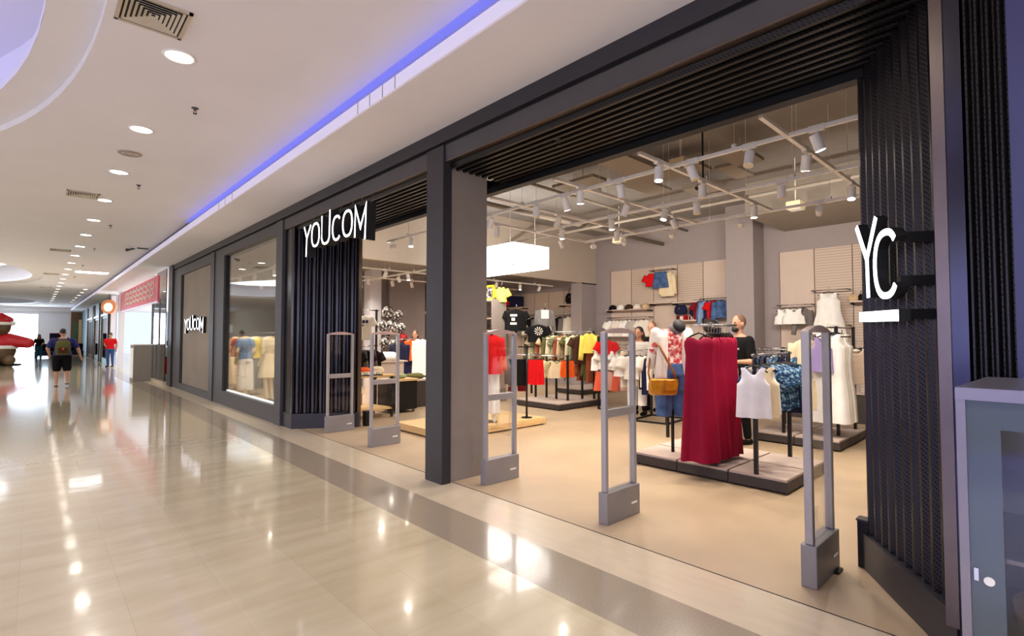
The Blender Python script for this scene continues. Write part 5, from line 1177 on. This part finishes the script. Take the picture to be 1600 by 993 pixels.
ct = box(2.46, 2.96, 21.1, 21.9, 0, 1.2).build('counter', 'duct', bevel=.005); MB().box(2.44, 2.98, 21.08, 21.92, 1.2, 1.23).build('countertop', 'white', ct); MB().box(2.455, 2.46, 21.15, 21.85, .1, 1.1).build('front_panel', 'white', ct)
tag(ct, 'grey counter block standing at the neighbour shop entrance', 'counter')
ct = box(3.3, 4.0, 19.2, 22.5, 0, 1.12).build('counter', 'colgrey', bevel=.005); MB().box(3.28, 4.02, 19.18, 22.52, 1.12, 1.16).build('countertop', 'white', ct)
tag(ct, 'long counter behind the glass of the neighbour shop', 'counter')
for k in range(3):
    v_ = MB().lathe([(.035, 0), (.05, .05), (.045, .16), (.018, .22), (.022, .26), (.0001, .26)], n=14).build('bottle', 'navy' if k < 2 else 'red', smooth=True, loc=(3.5, 21.6 - .16 * k - (1.0 if k == 2 else 0), 1.16)); MB().lathe([(.02, .26), (.02, .29), (.0001, .29)], n=10).build('cap', 'white', v_)
    tag(v_, ('left blue bottle', 'right blue bottle', 'red bottle')[k] + ' standing on the neighbour shop counter', 'bottle')
lp = MB().box(-.12, .12, -.02, .02, 0, .22).build('cash_register', 'blk', loc=(3.55, 20.4, 1.16)); MB().box(-.1, .1, -.10, .06, 0, .04).build('keypad', 'grey', lp); tag(lp, 'small dark till on the neighbour shop counter', 'till')
fe = MB().lathe([(.07, 0), (.08, .03), (.08, .42), (.04, .50), (.02, .52), (.0001, .52)], n=18).build('fire_extinguisher', 'red', smooth=True, loc=(3.12, 19.6, 0.3)); MB().tube([(0, 0, .5), (.08, 0, .55), (.12, 0, .4), (.12, 0, .15)], .012, 6).build('hose', 'gap', fe, smooth=True); MB().box(-.03, .06, -.01, .01, .52, .55).build('handle', 'gap', fe); MB().tube([(-.02, -.06, -.3), (-.02, -.06, 0)], .01, 6).tube([(-.02, .06, -.3), (-.02, .06, 0)], .01, 6).build('stand', 'steel', fe)
tag(fe, 'red fire extinguisher behind the neighbour shop glass', 'fire extinguisher')
rs = MB().tube([(2.80, 32.95, 0), (2.75, 32.89, 0)], .36, 28).build('round_sign', mat('orange_sign', srgb(236, 150, 100), .5), loc=(0, 0, 3.0))
# hang it as a blade sign: face along the corridor
rs.rotation_euler = (0, 0, 0)
MB().tube([(2.747, 32.886, -.03), (2.74, 32.878, -.03)], .22, 24).build('pale_disc', emis('pale_sign', (1, .85, .6), .8), rs)
MB().bar((2.78, 32.92, .34), (2.78, 32.92, .66), .03).build('bracket', 'steel', rs)
tag(rs, 'round orange sign hanging outside the neighbour shop', 'sign')
struct(MB().box(2.9, 3.1, 29.8, 30.1, 0, 3.6).box(2.9, 3.1, 33.2, 33.5, 0, 3.6).build('wall_neighbour_pier', 'ceil'))
struct(box(3.0, 3.15, 33.5, 57, 0, 3.65).build('wall_right_far', mat('slate_teal_wall', srgb(70, 96, 108), .5)))
for k, (y0, y1, m_) in enumerate(((34.5, 38.2, mat('teal_front', srgb(60, 150, 160), .4)), (39.5, 43, mat('dark_teal_front', srgb(40, 86, 100), .4)), (44, 48.5, 'woodd'))):
    r = MB().box(2.93, 3.0, y0, y1, 0, 3.5).build('neighbour_shop', m_); MB().bar((2.92, y0, 0), (2.92, y0, 3.5), .12).bar((2.92, y1, 0), (2.92, y1, 3.5), .12).bar((2.92, y0, 2.7), (2.92, y1, 2.7), .12).build('frame', 'steel', r)
    MB().box(2.92, 2.93, y0 + .4, y1 - .4, .3, 2.5).build('shop_window', glass('dark_glass', (.4, .5, .55), 1.6) if k < 2 else 'gap', r)
    tag(r, ('bright teal', 'dark teal', 'brown timber')[k] + ' shop front far along the mall on the right', 'shop front')
r = MB().box(2.3, 3.2, 56.85, 57, 0, 3.55).build('neighbour_shop', 'woodd'); MB().box(2.45, 2.75, 56.82, 56.85, .9, 2.7).build('green_panel', mat('green_board', srgb(70, 100, 70), .6), r); MB().box(2.8, 3.1, 56.82, 56.85, .9, 2.9).build('window_panel', 'wood', r)
tag(r, 'wood and green shop front at the far end wall', 'shop front')
ad = MB().box(-.45, .45, -.1, .1, .1, 1.75).build('advert_board', mat('advert_red', srgb(196, 90, 84), .5), loc=(1.35, 52.0, 0)); MB().box(-.45, .45, -.11, -.1, 1.3, 1.7).build('top_print', 'navy', ad); MB().box(-.5, .5, -.2, .2, 0, .1).build('base', 'grey', ad)
tag(ad, 'red and dark advert stand near the far end wall', 'sign')
for k, (x, y, w_) in enumerate(((.9, 50, 1.6), (2.3, 50.5, 1.0))):
    r = box(-w_/2, w_/2, -.5, .5, .12, .45).build('sofa', 'navy', loc=(x, y, 0), bevel=.05); MB().box(-w_/2, w_/2, .3, .5, .45, .95).build('backrest', 'blk', r, bevel=.04); MB().box(-w_/2, -w_/2 + .08, -.45, .45, 0, .12).box(w_/2 - .08, w_/2, -.45, .45, 0, .12).build('leg', 'gap', r)
    tag(r, ('wide dark blue', 'short dark blue')[k] + ' sofa far down the mall', 'sofa')
# inflatable festive bear
inf = empty('inflatable_bear', (-1.35, 37.6, 0), radians(-10))
bm_ = 'brown'
b = MB().ball((0, 0, .75), (.75, .65, .62)).ball((0, -.05, 1.95), (.52, .5, .48), 18, 12).ball((0, -.48, 1.82), (.26, .2, .2)); b.cap((-.45, -.35, .3), (-.65, -.85, .28), .28, .26).cap((.45, -.35, .3), (.65, -.85, .28), .28, .26)
for s_ in (-1, 1): b.ball((s_ * .46, 0, 2.18), (.14, .1, .16)); b.ball((s_ * .36, 0, .28), (.35, .5, .28))
remesh(b.build('body', mat('brown_inflatable', srgb(100, 76, 52), .5), inf), .04)
b = MB().ball((0, 0, 1.22), (.78, .62, .42), 18, 12).cap((.45, -.1, 1.3), (1.22, -.25, 1.15), .36, .27).cap((-.45, -.1, 1.3), (-1.2, -.25, 1.1), .3, .24); remesh(b.build('red_jacket', mat('red_inflatable', srgb(196, 28, 40), .45), inf), .04)
b = MB().ball((0, 0, 2.3), (.50, .46, .30), 18, 10).cap((.1, 0, 2.5), (.45, 0, 2.35), .22, .16); remesh(b.build('red_hat', mat('red_hat_inflatable', srgb(190, 22, 34), .45), inf), .04)
MB().tube([(.5 * cos(2 * pi * k / 20), -.05 + .47 * sin(2 * pi * k / 20), 2.16) for k in range(20)], .08, 8, True).build('hat_trim', 'ivory', inf, smooth=True); MB().ball((.55, 0, 2.18), .13).build('pompom', 'ivory', inf, smooth=True)
MB().tube([(.72 * cos(2 * pi * k / 20), .6 * sin(2 * pi * k / 20), .93) for k in range(20)], .10, 8, True).build('white_belt', 'ivory', inf, smooth=True)
for s_ in (-1, 1): MB().ball((s_ * .17, -.50, 2.0), (.05, .03, .06)).build('eye', 'gap', inf, smooth=True)
MB().ball((0, -.67, 1.88), (.08, .05, .06)).build('nose', 'gap', inf, smooth=True); MB().lathe([(.95, 0), (.95, .05), (.0001, .05)], n=24).build('base_mat', 'blk', inf)
tag(inf, 'large inflatable brown bear with a red hat and red jacket', 'inflatable')

# ------------------------------------------------------------------ KIOSK CORNER AT THE RIGHT EDGE
kx, ky = 2.0, .222
kk = empty('display_kiosk', (kx, ky, 0), radians(-2.5))
fm = mat('kiosk_satin_metal', srgb(142, 136, 140), .3, .6); gp = mat('kiosk_frosted_panel', srgb(82, 92, 96), .25, .2, coat=.5)
for (x0, x1, y0, y1, z0, z1, nm, mt) in ((0, .03, -.022, 0, 0, 1.33, 'corner_post', fm), (0, .6, -1.2, 0, 1.33, 1.35, 'top_panel', fm), (-.004, .0, -1.2, 0, 1.315, 1.345, 'top_edge', fm), (.006, .016, -.095, -.022, .0, 1.33, 'door_stile', gp), (.006, .016, -1.2, -.095, 1.235, 1.33, 'door_rail', gp), (.57, .6, -1.2, 0, 0, 1.33, 'rear_frame', fm), (0, .6, -1.2, 0, 0, .25, 'base', fm)):
    MB().box(x0, x1, y0, y1, z0, z1).build(nm, mt, kk)
MB().box(.010, .014, -1.2, -.095, .25, 1.235).build('glass_door', 'glass', kk); MB().box(.03, .57, -.012, -.006, .25, 1.33).build('side_glass', 'glass2', kk)
MB().box(.0, .006, -.040, -.030, .80, .835).build('latch', 'chrome', kk); MB().tube([(.0, -.062, .805), (.007, -.062, .805)], .012, 16).build('lock', 'white', kk)
for z in (.6, .86): MB().box(.03, .56, -1.2, -.02, z, z + .012).build('shelf', 'steel', kk)
tag(kk, 'glass display kiosk with a metal frame cut off by the right edge', 'kiosk')
tr_ = MB().loft([ring(.16, .10, 0, 20), ring(.17, .11, .06, 20), ring(.12, .07, .09, 20)]).build('basket', 'woodd', smooth=True, loc=(2.28, .02, .612)); MB().tube([(-.1, 0, .08), (0, 0, .17), (.1, 0, .08)], .008, 6).build('handle', 'woodd', tr_, smooth=True)
tag(tr_, 'small woven basket inside the glass kiosk', 'basket')
light('AREA', (2.2, -1.6, 3.3), 7, (.25, .3, 1.0), 1.0, 1.5, aim=(2.9, .3, 1.8), name='blue_shop_glow')
